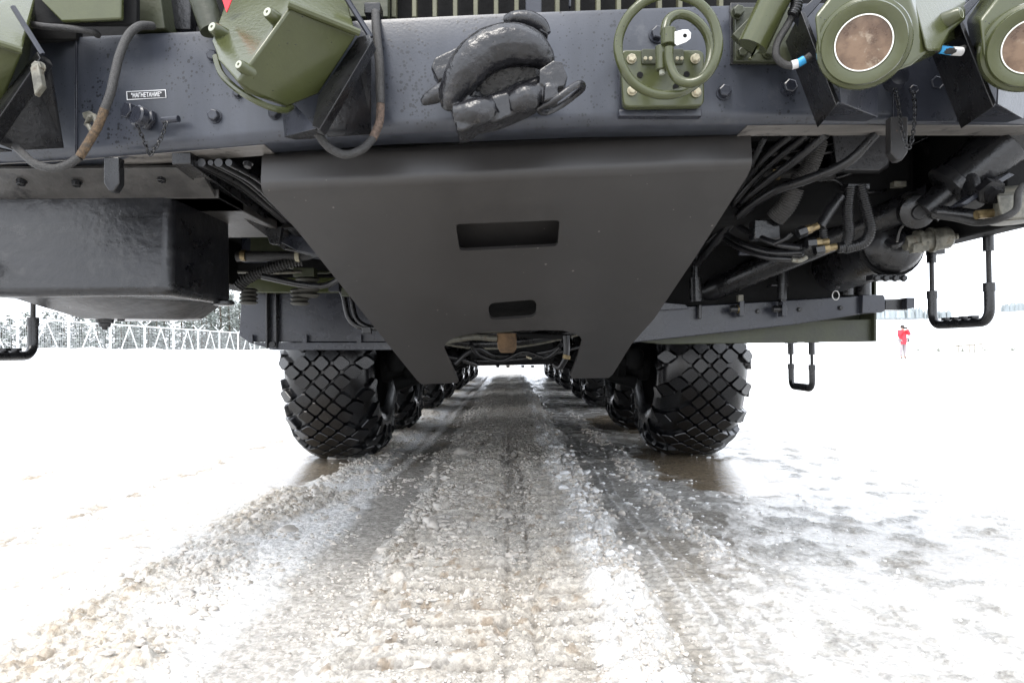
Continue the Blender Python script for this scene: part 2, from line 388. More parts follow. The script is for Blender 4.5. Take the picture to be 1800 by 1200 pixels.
dr = list(np.geomspace(1.15, 60, 860)); drb = [-400, -60, -12, -3, 0, .7, 1.0]; drf = list(np.geomspace(62, 1500, 46))
rows = np.array(drb+dr+drf)
u = np.linspace(-1, 1, 800)
ext = np.array([.6, 2.5, 8, 30, 120, 500])
half = .85+.80*np.clip(rows, 1, None)
Xg = np.concatenate([-(half[:, None]+ext[::-1][None]), u[None]*half[:, None], half[:, None]+ext[None]], axis=1)
Yg = np.repeat(rows[:, None], Xg.shape[1], 1)
spx = (2*half/800)[:, None]; spy = np.gradient(rows)[:, None]
sp = np.maximum(spx, spy)*np.ones_like(Xg)
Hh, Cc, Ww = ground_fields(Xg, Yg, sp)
Hh = Hh*(Yg > 1.0)
Hh += sm(14, 60, Xg)*sm(25, 70, Yg)*(.25)+sm(40, 500, Yg)*sm(20, 200, Xg)*14*0
nr, nc = Xg.shape
me = bpy.data.meshes.new('snowy_ground')
me.vertices.add(nr*nc); me.vertices.foreach_set('co', np.stack([Xg, Yg, Hh], -1).astype(np.float32).ravel())
idx = np.arange(nr*nc).reshape(nr, nc)
q = np.stack([idx[:-1, :-1], idx[:-1, 1:], idx[1:, 1:], idx[1:, :-1]], -1).reshape(-1, 4)
me.loops.add(q.size); me.loops.foreach_set('vertex_index', q.ravel().astype(np.int32))
me.polygons.add(len(q)); me.polygons.foreach_set('loop_start', np.arange(0, q.size, 4, dtype=np.int32)); me.polygons.foreach_set('loop_total', np.full(len(q), 4, np.int32))
me.update(); me.validate()
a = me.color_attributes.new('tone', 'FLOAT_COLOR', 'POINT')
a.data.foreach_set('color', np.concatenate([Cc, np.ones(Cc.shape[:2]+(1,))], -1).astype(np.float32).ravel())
a = me.attributes.new('wet', 'FLOAT', 'POINT'); a.data.foreach_set('value', Ww.astype(np.float32).ravel())
me.shade_smooth()
gm = bpy.data.materials.new('slush_and_ice'); gm.use_nodes = True; t = gm.node_tree; n = t.nodes; L = t.links.new; b = n['Principled BSDF']
ca = n.new('ShaderNodeAttribute'); ca.attribute_name = 'tone'; wa = n.new('ShaderNodeAttribute'); wa.attribute_name = 'wet'
tc = n.new('ShaderNodeTexCoord')
n1 = n.new('ShaderNodeTexNoise'); n1.inputs['Scale'].default_value = 70; n1.inputs['Detail'].default_value = 6; n1.inputs['Roughness'].default_value = .7; L(tc.outputs['Object'], n1.inputs[0])
n2 = n.new('ShaderNodeTexNoise'); n2.inputs['Scale'].default_value = 14; n2.inputs['Detail'].default_value = 8; n2.inputs['Roughness'].default_value = .75; L(tc.outputs['Object'], n2.inputs[0])
mr = n.new('ShaderNodeMapRange'); L(n1.outputs['Fac'], mr.inputs[0]); mr.inputs[1].default_value = .3; mr.inputs[2].default_value = .7; mr.inputs[3].default_value = .68; mr.inputs[4].default_value = 1.2
mr3 = n.new('ShaderNodeMapRange'); L(n2.outputs['Fac'], mr3.inputs[0]); mr3.inputs[1].default_value = .35; mr3.inputs[2].default_value = .65; mr3.inputs[3].default_value = .84; mr3.inputs[4].default_value = 1.12
mm = n.new('ShaderNodeMath'); mm.operation = 'MULTIPLY'; L(mr.outputs[0], mm.inputs[0]); L(mr3.outputs[0], mm.inputs[1])
vg = n.new('ShaderNodeTexVoronoi'); vg.inputs['Scale'].default_value = 75
vga = n.new('ShaderNodeVectorMath'); vga.operation = 'MULTIPLY_ADD'; L(n1.outputs['Color'], vga.inputs[0]); vga.inputs[1].default_value = (.02, .02, .02); L(tc.outputs['Object'], vga.inputs[2]); L(vga.outputs[0], vg.inputs['Vector'])
vgs = n.new('ShaderNodeSeparateColor'); L(vg.outputs['Color'], vgs.inputs[0]); vgr = n.new('ShaderNodeMapRange'); L(vgs.outputs[0], vgr.inputs[0]); vgr.inputs[3].default_value = .76; vgr.inputs[4].default_value = 1.18
mm2 = n.new('ShaderNodeMath'); mm2.operation = 'MULTIPLY'; L(mm.outputs[0], mm2.inputs[0]); L(vgr.outputs[0], mm2.inputs[1])
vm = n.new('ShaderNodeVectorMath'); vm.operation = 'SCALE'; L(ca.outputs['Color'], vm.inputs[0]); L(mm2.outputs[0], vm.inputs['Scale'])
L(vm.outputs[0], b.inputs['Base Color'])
rr_ = n.new('ShaderNodeMapRange'); L(wa.outputs['Fac'], rr_.inputs[0]); rr_.inputs[3].default_value = .75; rr_.inputs[4].default_value = .11
L(rr_.outputs[0], b.inputs['Roughness'])
bs = n.new('ShaderNodeMapRange'); L(wa.outputs['Fac'], bs.inputs[0]); bs.inputs[1].default_value = .2; bs.inputs[2].default_value = 1.0; bs.inputs[3].default_value = .75; bs.inputs[4].default_value = .10
hs0 = n.new('ShaderNodeMath'); hs0.operation = 'MULTIPLY_ADD'; L(n2.outputs['Fac'], hs0.inputs[0]); hs0.inputs[1].default_value = 1.2; L(n1.outputs['Fac'], hs0.inputs[2])
vo = n.new('ShaderNodeTexVoronoi'); vo.inputs['Scale'].default_value = 34; vo.inputs['Randomness'].default_value = 1
va = n.new('ShaderNodeVectorMath'); va.operation = 'MULTIPLY_ADD'; L(n1.outputs['Color'], va.inputs[0]); va.inputs[1].default_value = (.03, .03, .03); L(tc.outputs['Object'], va.inputs[2]); L(va.outputs[0], vo.inputs['Vector'])
hs = n.new('ShaderNodeMath'); hs.operation = 'MULTIPLY_ADD'; L(vo.outputs['Distance'], hs.inputs[0]); hs.inputs[1].default_value = -.9; L(hs0.outputs[0], hs.inputs[2])
bp = n.new('ShaderNodeBump'); bp.inputs['Distance'].default_value = .022; L(bs.outputs[0], bp.inputs['Strength']); L(hs.outputs[0], bp.inputs['Height']); L(bp.outputs[0], b.inputs['Normal'])
b.inputs['Subsurface Weight'].default_value = .4; b.inputs['Subsurface Radius'].default_value = (.012, .011, .010); b.inputs['Subsurface Scale'].default_value = 1.0
me.materials.append(gm)
ground = bpy.data.objects.new('snowy_ground', me); COL.objects.link(ground); tag(ground, kind='structure')

def hz(x, y):
    h, _, _ = ground_fields(np.array([[float(x)]]), np.array([[float(y)]]), np.array([[.01]])); return float(h[0, 0])+float(.25*sm(14, 60, np.array(float(x)))*sm(25, 70, np.array(float(y))))

# loose lumps of slush
SN = mat('slush_lump', (.46, .43, .39), .45, var=.2, vscale=20, bump=.6, bscale=120, tint2=((.40, .33, .25), 9, .6), sss=.5)
SNW = mat('clean_snow_lump', (.68, .68, .68), .5, var=.08, vscale=20, bump=.5, bscale=90, sss=.5)
import bmesh
def lumps(name, label, count, region, smin, smax, m, seed, sub=2, pwr=3.2, jag=.17):
    rg = np.random.default_rng(seed)
    bm = bmesh.new(); bmesh.ops.create_icosphere(bm, subdivisions=sub, radius=1); bv = np.array([v.co[:] for v in bm.verts]); bf = [[v.index for v in f.verts] for f in bm.faces]; bm.free()
    xs, ys = region(rg, count)
    H, _, W = ground_fields(xs[None], ys[None], np.full((1, len(xs)), .006)); H = H[0]; W = W[0]
    vs = []; fs = []
    for i in range(len(xs)):
        if W[i] > .97: continue
        s = smin+(smax-smin)*rg.random()**pwr
        s *= np.clip(ys[i]/2.2, .8, 1.7)
        nv = bv*(1+.34*np.sin(bv[:, [1, 2, 0]]*rg.uniform(2, 6)+rg.uniform(0, 6))+jag*rg.normal(size=(len(bv), 1)))
        nv = nv*np.array([rg.uniform(.8, 1.5), rg.uniform(.7, 1.2), rg.uniform(.45, .85)])*s
        an = rg.uniform(0, 6.3); c, s_ = math.cos(an), math.sin(an)
        nv = np.stack([nv[:, 0]*c-nv[:, 1]*s_, nv[:, 0]*s_+nv[:, 1]*c, nv[:, 2]], 1)+np.array([xs[i], ys[i], H[i]+s*.05])
        b0 = len(vs); vs.extend(nv.tolist()); fs.extend([[k+b0 for k in f] for f in bf])
    me = bpy.data.meshes.new(name); me.from_pydata(vs, [], fs); me.materials.append(m); me.shade_smooth()
    o = bpy.data.objects.new(name, me); COL.objects.link(o); tag(o, label, 'slush' if m is SN else 'snow', kind='stuff')
def dens(rg, x, y, k=.5):
    m = fbm(x*5, y*4, 303, 4) > k-.12*rg.random(len(x)); return x[m], y[m]
def reg_g(rg, c):
    y = np.exp(rg.uniform(math.log(1.35), math.log(13), c)); x = np.where(rg.random(c) < .7, rg.normal(-.36, .09, c), rg.normal(.38, .06, c)); return dens(rg, x, y, .50)
def reg_gl(rg, c):
    y = np.exp(rg.uniform(math.log(1.3), math.log(9), c)); x = rg.normal(-1.13, .13, c); return dens(rg, x, y, .52)
def reg_gs(rg, c):
    y = np.exp(rg.uniform(math.log(1.4), math.log(10), c)); x = rg.uniform(-.82, -.5, c); return dens(rg, x, y, .58)
def reg_gr(rg, c):
    y = np.exp(rg.uniform(math.log(2.6), math.log(9), c)); x = rg.normal(.78, .05, c); return dens(rg, x, y, .5)
def reg_c(rg, c):
    y = rg.uniform(.9, 1, c)*0+np.exp(rg.uniform(math.log(1.4), math.log(9), c)); x = np.where(rg.random(c) < .62, rg.uniform(-.52, -.16, c), rg.uniform(-.5, .45, c)); return x, y
def reg_l(rg, c):
    y = np.exp(rg.uniform(math.log(1.3), math.log(6), c)); x = rg.normal(-1.12, .14, c); return x, y
def reg_r(rg, c):
    y = np.exp(rg.uniform(math.log(1.3), math.log(7), c)); x = rg.normal(.37, .06, c); return x, y
def reg_i(rg, c):
    y = np.exp(rg.uniform(math.log(1.4), math.log(6), c)); x = rg.uniform(.5, 1.6, c); return x, y
lumps('slush', 'fine grey slush crumbs covering the churned strip under the truck', 7000, reg_g, .003, .012, SN, 11, 1, 1.8)
def reg_m(rg, c):
    y = np.exp(rg.uniform(math.log(1.35), math.log(12), c)); x = rg.uniform(-.34, .36, c); return dens(rg, x, y, .47)
lumps('slush', 'finest slush grains in the rolled tread print under the truck', 9000, reg_m, .0025, .0075, SN, 15, 1, 1.4)
lumps('slush', 'fine beige slush crumbs along the left rut', 4000, reg_gl, .003, .010, SN, 12, 1, 1.6)
lumps('slush', 'sparse slush crumbs on the smoother strip left of the churned middle', 1500, reg_gs, .002, .008, SN, 13, 1, 1.6)
lumps('slush', 'slush crumbs in a line on the ice before the right wheels', 700, reg_gr, .003, .010, SN, 14, 1, 1.6)
lumps('slush', 'grey and beige slush crumbs churned up between the wheel rows', 420, reg_c, .004, .024, SN, 1)
lumps('slush', 'beige slush crumbs in the rut edge left of the wheels', 520, reg_l, .003, .018, SN, 2)
lumps('snow', 'clean white snow crumbs along the right rim of the churned strip', 380, reg_r, .003, .015, SNW, 3)
lumps('snow', 'small snow crumbs scattered on the wet ice right of the strip', 520, reg_i, .002, .008, SNW, 4)

# ------------------------------------------------------------------ TRUCK
T = empty('military_truck', (0.03, 5.4, 0))
tag(T, 'huge dark multi-axle military truck seen low from the front, parked on slushy snow', 'truck')
def prt(mb, name, m, bevel=0, parent=None, **k): return mb.build(name, m, parent or T, bevel=bevel, **k)
def polyP(pts, d, th, name, m, bevel=.002, parent=None, off=None):
    pp = [P(p[0], p[1], p[2] if len(p) > 2 else d) for p in pts]
    return prt(MB().prism(pp, off or (0, th, 0)), name, m, bevel, parent)
def boxP(x0, y0, x1, y1, d, th, name, m, bevel=.003, parent=None):
    return polyP([(x0, y0), (x1, y0), (x1, y1), (x0, y1)], d, th, name, m, bevel, parent)
def tubeP(pts, r, name, m, parent=None, n=10, seg=6, spl=True):
    q = spline(pts, seg) if spl else pts
    q3 = [P(*p[:3]) for p in q]
    d = sum(p[2] for p in q)/len(q)
    rr = [px(p[3], p[2]) for p in q] if len(q[0]) > 3 else px(r, d)
    return prt(MB().tube(q3, rr, n), name, m, parent=parent, smooth=50)
def rings(pts, r, pitch, name, m, parent=None, amp=.18):
    """corrugated hose along pixel path"""
    q = [P(*p[:3]) for p in spline(pts, 12)]
    L_ = [0]
    for a, b in zip(q, q[1:]): L_.append(L_[-1]+(b-a).length)
    d = pts[0][2]; rr = px(r, d); st = px(pitch, d)/4; out = []; rs = []; s = 0; i = 0; k = 0
    while s < L_[-1]:
        while i < len(L_)-2 and L_[i+1] < s: i += 1
        f = (s-L_[i])/max(1e-9, L_[i+1]-L_[i]); out.append(q[i].lerp(q[i+1], f)); rs.append(rr*(1+amp*(1 if k % 4 in (1, 2) else -1)*.5)); s += st; k += 1
    return prt(MB().tube(out, rs, 10), name, m, parent=parent, smooth=70)
def bolt(x, y, d, r, name='bolt', m=None, nrm=(0, -1, 0), parent=None, hgt=None, washer=True):
    c = P(x, y, d); a = Vector(nrm).normalized(); rr = px(r, d); h = hgt or rr*.9
    mb = MB()
    if washer: mb.lathe(c, a, [(0, rr*1.25), (rr*.2, rr*1.25)], 16)
    mb.lathe(c+a*rr*.2, a, [(0, rr), (h, rr), (h+rr*.1, rr*.82)], 6)
    return prt(mb, name, m or NAVY2, parent=parent, smooth=30)
def chain(pts, lk, name, m, parent=None):
    q = [P(*p) for p in spline(pts, 10)]; mb = MB(); s = 0; L_ = [0]
    for a, b in zip(q, q[1:]): L_.append(L_[-1]+(b-a).length)
    l = px(lk, pts[0][2]); i = 0; k = 0
    while s < L_[-1]:
        while i < len(L_)-2 and L_[i+1] < s: i += 1
        f = (s-L_[i])/max(1e-9, L_[i+1]-L_[i]); c = q[i].lerp(q[i+1], f); t = (q[i+1]-q[i]).normalized()
        u_ = t.cross(Vector((0, 1, 0))).normalized(); w_ = t.cross(u_)
        if k % 2: u_ = w_
        loop = [c+t*math.cos(a)*l*.62+u_*math.sin(a)*l*.36 for a in [2*math.pi*j/10 for j in range(10)]]
        mb.tube(loop, l*.12, 5, closed=True); s += l*.85; k += 1
    return prt(mb, name, m, parent=parent, smooth=60)

# ---- wheels
RW, WW = .75, .62
def prof(s):   # tyre carcass radius at lateral offset s from centre
    a = abs(s)/(WW/2)
    return RW-.036-.12*max(0, (a-.40)/.60)**2.1
tyre = MB()
pr = [(-WW/2+.045, .36), (-WW/2+.012, .42), (-WW/2-.01, .50), (-WW/2-.004, .565), (-WW/2+.012, .60)]
pr += [(s, prof(s)) for s in np.linspace(-WW/2+.015, WW/2-.015, 15)]
pr += [(WW/2-.012, .60), (WW/2+.004, .565), (WW/2+.01, .50), (WW/2-.012, .42), (WW/2-.045, .36)]
tyre.lathe((0, 0, 0), (1, 0, 0), pr, 72, False, False)
tread = MB()
NS = 72; st = 2*math.pi*RW/NS
def surf(s, th, h):
    e = .01; s_ = max(min(s, WW/2-.006), -WW/2+.006)
    r0 = prof(s_); dr_ = (prof(s_+e)-prof(s_-e))/(2*e); nx, nr_ = -dr_, 1.; l = math.hypot(nx, nr_); nx /= l; nr_ /= l
    if abs(s) > WW/2-.006: r0 -= (abs(s)-WW/2+.006)*1.6
    x = s_+nx*h; r = r0+nr_*h
    return (x, -r*math.cos(th), -r*math.sin(th))
rb = random.Random(9)
for p in range(NS):
    for qn in range(-5, 6):
        if (p+qn) % 2: continue
        i_, j_ = (p+qn)//2, (p-qn)//2
        if qn >= 3 and i_ % 2: continue
        if qn <= -3 and (j_ % 2): continue
        if qn == 0 and p % 8 == 0 and False: continue
        s0 = qn*st; t0 = p*st
        if abs(s0) > WW/2+.03: continue
        hb = .036; bw = st*.96
        big = 1
        def ring(sc, h, ch=.30):
            o_ = []
            for dx, dy in ((1, 0), (0, 1), (-1, 0), (0, -1)):
                for sg in (-1, 1):   # chamfered diamond corners
                    ex = dx*(1-ch*.5)+(-dy)*sg*ch*.5; ey = dy*(1-ch*.5)+dx*sg*ch*.5
                    o_.append(surf(s0+ex*bw*sc*big, (t0+ey*bw*sc)/RW, h))
            return o_
        a0, a1, a2 = ring(1.03, -.01), ring(.93, hb*.86), ring(.86, hb)
        n8 = 8
        fs = [(k, (k+1) % n8, n8+(k+1) % n8, n8+k) for k in range(n8)]+[(n8+k, n8+(k+1) % n8, 2*n8+(k+1) % n8, 2*n8+k) for k in range(n8)]+[tuple(range(2*n8, 3*n8))]
        tread.add(a0+a1+a2, fs)
rim = MB().lathe((0, 0, 0), (1, 0, 0), [(-.25, .36), (-.27, .385), (-.24, .375), (-.2, .33), (-.12, .30), (-.05, .28), (.0, .16), (.12, .15), (.125, .12)], 40)
rim.lathe((0, 0, 0), (1, 0, 0), [(.25, .36), (.27, .385), (.24, .375), (.2, .34), (-.1, .33)], 40, False, False)
hub = MB().lathe((0, 0, 0), (1, 0, 0), [(-.30, .10), (-.28, .17), (-.12, .18), (-.1, .2), (.1, .2)], 24)
for k in range(12):
    an = k*math.pi/6; hub.lathe((-.07, .23*math.cos(an), .23*math.sin(an)), (-1, 0, 0), [(0, .018), (.03, .018)], 6)
AX = [5.4, 7.2, 9.8, 11.6, 14.2, 16.0, 18.6, 20.4]
def build_wheel(loc, lab):
    wv = empty('wheel', loc, T); wv['label'] = lab
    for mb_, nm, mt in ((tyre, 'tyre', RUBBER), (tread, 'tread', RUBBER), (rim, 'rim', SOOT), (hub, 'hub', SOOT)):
        o = mb_.build(nm, mt, None, smooth=40 if nm != 'tread' else 20); o.parent = wv
    return wv
WLX, WRX = -1.28, 1.365
w0 = build_wheel((WLX, AX[0], RW-.02), 'front wheel under the left mudguard panel')
cnt = 0
for i, ay in enumerate(AX):
    for sx, X_ in ((-1, WLX), (1, WRX)):
        if i == 0 and sx < 0: continue
        c = copy_tree(w0, None, T); c.location = Vector((X_, ay, RW-.02))-Vector(T.location)
        if sx > 0: c.rotation_euler = (0, 0, math.pi); c.rotation_euler[0] = 0
        side = 'left' if sx < 0 else 'right'
        c['label'] = ('front wheel under the olive mudguard beam' if i == 0 else 'wheel of axle %s in the %s row' % (['one', 'two', 'three', 'four', 'five', 'six', 'seven', 'eight'][i], side))
        # stagger tread phase
        for ch in [x for x in COL.objects if x.parent == c]:
            ch.rotation_euler[0] = 0.07*i+(.03 if sx > 0 else 0)
# mirrored right wheels rotated by pi about z keep the hub on the inner side

# ---- running gear
for i, ay in enumerate(AX):
    for sx, X_ in ((-1, WLX), (1, WRX)):
        xi = X_-sx*.31
        mb = MB()
        mb.lathe((xi+sx*.02, ay, .73), (-sx, 0, 0), [(0, .17), (.05, .17), (.08, .13), (.16, .11), (.18, .15), (.24, .15), (.26, .08), (.5, .07)], 20)
        mb.tube([(xi-sx*.05, ay-.05, .92), (xi-sx*.10, ay-.12, 1.02), (xi-sx*.12, ay-.05, 1.3)], .07, 12)
        mb.tube([(xi-sx*.06, ay, .55), (xi-sx*.25, ay+.02, .60), (xi-sx*.55, ay+.05, .78)], [.06, .05, .06], 10)
        mb.tube([(xi-sx*.03, ay-.28, .70), (xi-sx*.2, ay-.25, .72), (xi-sx*.2, ay-.05, .74)], .035, 10)
        mb.lathe((xi-sx*.12, ay-.3, .66), (0, 0, 1), [(0, .05), (.03, .065), (.12, .065), (.15, .04)], 12)
        prt(mb, 'steering_knuckle', SOOT, smooth=50)
    if i:
        mb = MB().box(-.26, .30, ay-.14, ay+.18, .76, 1.12)
        mb.lathe((.02, ay, .92), (1, 0, 0), [(-.42, .07), (-.2, .10), (-.16, .2), (.16, .2), (.2, .1), (.42, .07)], 20)
        prt(mb, 'axle_housing', SOOT, .02)
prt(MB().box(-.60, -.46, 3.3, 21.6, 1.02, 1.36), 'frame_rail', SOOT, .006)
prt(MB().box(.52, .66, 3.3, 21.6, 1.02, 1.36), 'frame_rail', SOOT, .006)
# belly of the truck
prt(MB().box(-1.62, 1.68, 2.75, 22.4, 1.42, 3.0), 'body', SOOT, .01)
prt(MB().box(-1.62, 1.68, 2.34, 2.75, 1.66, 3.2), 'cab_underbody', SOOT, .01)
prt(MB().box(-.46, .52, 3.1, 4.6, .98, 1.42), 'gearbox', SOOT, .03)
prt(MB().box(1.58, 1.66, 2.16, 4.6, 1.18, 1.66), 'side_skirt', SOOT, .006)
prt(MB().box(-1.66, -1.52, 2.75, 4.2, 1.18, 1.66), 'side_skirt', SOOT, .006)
# drop-down cross member seen through the arch
mb = MB().prism([(-.245, 5.0, .695), (.305, 5.0, .70), (.34, 5.0, .78), (.30, 5.0, .9), (-.25, 5.0, .9), (-.30, 5.0, .78)], (0, .35, 0))
prt(mb, 'cross_member', SOOT, .01)
for x_ in (875, 893, 919, 936): bolt(x_, 642, 4.98, 3, 'bolt', SOOT, (0, 0, -1))
# dirty brown box and pipes in the arch
mb = MB().prism([P(873, 585, 3.4), P(908, 585, 3.4), P(908, 612, 3.4), P(903, 620, 3.4), P(880, 620, 3.4), P(875, 612, 3.4)], (0, .12, 0))
prt(mb, 'brown_box', DUSTB, .006)
tubeP([(780, 600, 3.3), (830, 592, 3.35), (872, 595, 3.4)], 6, 'pipe', ALU)
tubeP([(908, 588, 3.4), (960, 590, 3.4), (1000, 592, 3.3)], 5, 'pipe', SOOT)
tubeP([(800, 640, 3.6), (835, 612, 3.6), (870, 625, 3.7), (930, 622, 3.7), (975, 615, 3.6), (990, 600, 3.5)], 4, 'hose', HOSE)
tubeP([(828, 605, 3.5), (840, 622, 3.6), (880, 634, 3.6), (920, 618, 3.6), (960, 628, 3.6), (985, 610, 3.5)], 3.5, 'hose', HOSE)
tubeP([(815, 632, 3.3), (832, 638, 3.3), (840, 642, 3.3)], 5, 'linkage', BLACK)
tubeP([(995, 590, 3.2), (996, 610, 3.2), (995, 626, 3.2)], 6, 'hose', HOSE)
tubeP([(996, 627, 3.2), (985, 645, 3.25), (975, 640, 3.3)], 5, 'hose', HOSE)
polyP([(990, 622), (1003, 625), (1002, 632), (989, 630)], 3.15, .02, 'fitting', BRASS)
polyP([(925, 625), (935, 629), (934, 632), (925, 629)], 3.5, .02, 'fitting', CREAM)

# ---- bumper
def dB(x): return 1.88+.13*((x-950)/850)**2
top_y = lambda x: float(np.interp(x, [-100, 0, 135, 400, 650, 900, 1270, 1460, 1800, 1900], [66, 64, 62, 50, 32, 20, 7, 2, -4, -6]))
bot_y = lambda x: float(np.interp(x, [-100, 0, 135, 460, 680, 1040, 1400, 1600, 1800, 1900], [286, 282, 275, 248, 231, 218, 213, 213, 214, 215]))
xs = list(np.linspace(-140, 1960, 60)); bm_ = MB(); ringn = None; vs_ = []
for x in xs:
    d = dB(x); pt = P(x, top_y(x), d); pb = P(x, bot_y(x), d); X0 = pb.x; zt, zb = pt.z, pb.z
    c = [(X0*1.0, d+.30, zt), (X0, d+.016, zt), (X0, d+.004, zt-.004), (X0, d, zt-.016), (X0, d, zt-.10), (X0, d, zb+.06), (X0, d, zb+.034)]
    for k in range(1, 7):
        a_ = k/6*math.pi/2; c.append((X0, d+.034-.034*math.cos(a_), zb+.034-.034*math.sin(a_)))
    c += [(X0, d+.118, zb), (X0, d+.122, zb+.003), (X0, d+.122, zb+.012), (X0, d+.02, zb+.05)]
    vs_.append(c)
m_ = len(vs_[0]); fl = [p for c in vs_ for p in c]
fs = [(i*m_+k, i*m_+(k+1) % m_, (i+1)*m_+(k+1) % m_, (i+1)*m_+k) for i in range(len(vs_)-1) for k in range(m_-1)]
bm_.add(fl, fs); prt(bm_, 'bumper', NAVY, smooth=50)
DUSTY = mat('dusty_flange', (.15, .14, .13), .5, var=.35, vscale=10, bump=.3, bscale=60, tint2=((.05, .048, .046), 24, .56), stretch=(.3, 2, 1))
def flange_piece(xa, xb):
    r0, r1 = [], []
    for x in np.linspace(xa, xb, 14):
        d = dB(x); pb = P(x, bot_y(x), d); r0.append((pb.x, d+.030, pb.z-.0025)); r1.append((pb.x, d+.1235, pb.z-.0025))
    prt(MB().prism([*r0, *reversed(r1)], (0, 0, .002)), 'flange_strip', DUSTY, smooth=0)
flange_piece(-120, 458); flange_piece(1320, 1940)
# welded seams / shade and backing plates proud of the bumper
def strip(x, w_, y0, y1, dd=.006, name='weld_seam', m=NAVY2, th=.01):
    d = dB(x)-dd; return boxP(x, y0, x+w_, y1, d, th, name, m, .0015)
strip(131, 4, 66, 276)
strip(-120, 248, 62, 274, .005, 'end_shade_plate', BLACK, .006)  # black sheet stands in for the shadow of the lamp bracket
strip(1570, 120, 5, 214, .004, 'backing_plate', NAVY2, .006)  # darker navy puts the lamps' shadow into the plate colour
strip(1284, 110, 5, 113, .006, 'backing_plate', BLACK, .008)
strip(1088, 145, 88, 206, .005, 'backing_plate', NAVY2, .008)
boxP(1088, 193, 1234, 204, dB(1150)-.022, .03, 'ledge', NAVY2, .002)

# ---- skid plate
tl, tr_, bl_, br_ = P(462, 338, 2.03), P(1319, 298, 2.03), P(740, 674, 3.02), P(1072, 664, 3.02)
pn = (tr_-tl).cross(bl_-tl).normalized()
PL = lambda x, y: onplane(x, y, tl, pn)
outer = [(462, 338), (891, 318), (1319, 298), (1312, 312), (1225, 448), (1150, 560), (1110, 605), (1077, 658), (1070, 664), (1006, 665), (1003, 660), (1016, 625), (1023, 600), (1020, 592), (1010, 586), (990, 581), (960, 580), (900, 581), (850, 584), (818, 588), (797, 594), (784, 602), (780, 612), (788, 630), (800, 655), (806, 670), (803, 673), (741, 675), (733, 668), (690, 615), (600, 502), (520, 402), (470, 350)]
def rrect(cor, r, seg=4):
    o_ = []
    n_ = len(cor)
    for i in range(n_):
        p_, c_, q_ = Vector(cor[i-1]), Vector(cor[i]), Vector(cor[(i+1) % n_])
        a_ = c_+(p_-c_).normalized()*r; b_ = c_+(q_-c_).normalized()*r
        for k in range(seg+1):
            t_ = k/seg; o_.append(((1-t_)**2*a_+2*t_*(1-t_)*c_+t_*t_*b_)[:])
    return o_
h1 = rrect([(801, 394), (984, 387), (980, 433), (808, 441)], 7)
h2 = rrect([(858, 533), (943, 526), (943, 557), (860, 563)], 12)
loops = [outer, h1, h2]
mb = MB(); allp = [p for l_ in loops for p in l_]
tris = tessellate_polygon([[Vector((p[0], p[1], 0)) for p in l_] for l_ in loops])
th = -pn*.012 if pn.y < 0 else pn*.012
front = [PL(*p) for p in allp]; n0 = len(front)
fs = [tuple(t_) for t_ in tris]+[tuple(i+n0 for i in t_) for t_ in tris]
b0 = 0
for l_ in loops:
    k_ = len(l_)
    for i in range(k_):
        if l_ is outer and i in (0, 1): continue
        fs.append((b0+i, b0+(i+1) % k_, b0+(i+1) % k_+n0, b0+i+n0))
    b0 += k_
mb.add(front+[p+th for p in front], fs)
# rolled upper lip
prof_rows = []
def liprow(f_, yl, yr, d):
    return [P(458+(1319-458)*t_+ (4*(1-t_) if f_ == 5 else 0), yl+(yr-yl)*t_, d) for t_ in np.linspace(0, 1, 9)]
rws = []
A0 = [tl.lerp(tr_, t_) for t_ in (0, .5, 1)]
tdir = Vector((0, 0, 1))
steps = [(0, 0), (.006, .012), (.006, .030), (-.002, .052), (-.012, .075), (-.012, .115), (0.01, .15)]
# build the lip in world space: forward (-Y) bulge then up into the bumper flange
dn = (bl_-tl); dn = (dn-(tr_-tl).normalized()*dn.dot((tr_-tl).normalized())).normalized()
lipv = []
cs = [(0, 0)]
ang0 = math.atan2(-dn.z, dn.y)      # slope of the main plate
rad = .055
cur = Vector((0, 0)); direction = math.pi-ang0  # heading back up the plate, toward camera
yz = [(0, 0)]; y_, z_ = 0., 0.
hd = math.atan2(-dn.z, -dn.y)
for k in range(8):
    hd2 = hd+(math.radians(84)-hd)*min(1, (k+.5)/7)
    y_ += math.cos(hd2)*.0055; z_ += math.sin(hd2)*.0055; yz.append((y_, z_))
for k in range(4): z_ += .014; y_ += .002; yz.append((y_, z_))
for k in range(4): z_ += .008; y_ += .003+.004*k; yz.append((y_, z_))
nn = 9
for (yy, zz) in yz:
    for t_ in np.linspace(0, 1, nn): lipv.append(tl.lerp(tr_, t_)+Vector((0, yy, zz)))
back = [p+Vector((0, .012, .003)) for p in lipv]
nl = len(lipv); fs = []
for i in range(len(yz)-1):
    for k in range(nn-1):
        a_ = i*nn+k; fs += [(a_, a_+1, a_+nn+1, a_+nn), (a_+nl, a_+nl+1, a_+nn+1+nl, a_+nn+nl)]
    fs += [(i*nn, (i+1)*nn, (i+1)*nn+nl, i*nn+nl), (i*nn+nn-1, (i+1)*nn+nn-1, (i+1)*nn+nn-1+nl, i*nn+nn-1+nl)]
mb.add(lipv+back, fs)
sk = prt(mb, 'skid_plate', SKID, smooth=40)
# structure behind the openings
rp = [PL(790, 380), PL(995, 375), PL(990, 455), PL(798, 462)]
o_ = prt(MB().prism([p+Vector((0, .10, .03)) for p in rp], (0, .02, .01)), 'front_cross_member', SKID, .004)
prt(MB().prism([PL(840, 505)+V(0, .12, 0), PL(960, 505)+V(0, .12, 0), PL(960, 575)+V(0, .12, .02), PL(840, 575)+V(0, .12, .02)], (0, .02, .01)), 'inner_bracket', SOOT, .004)
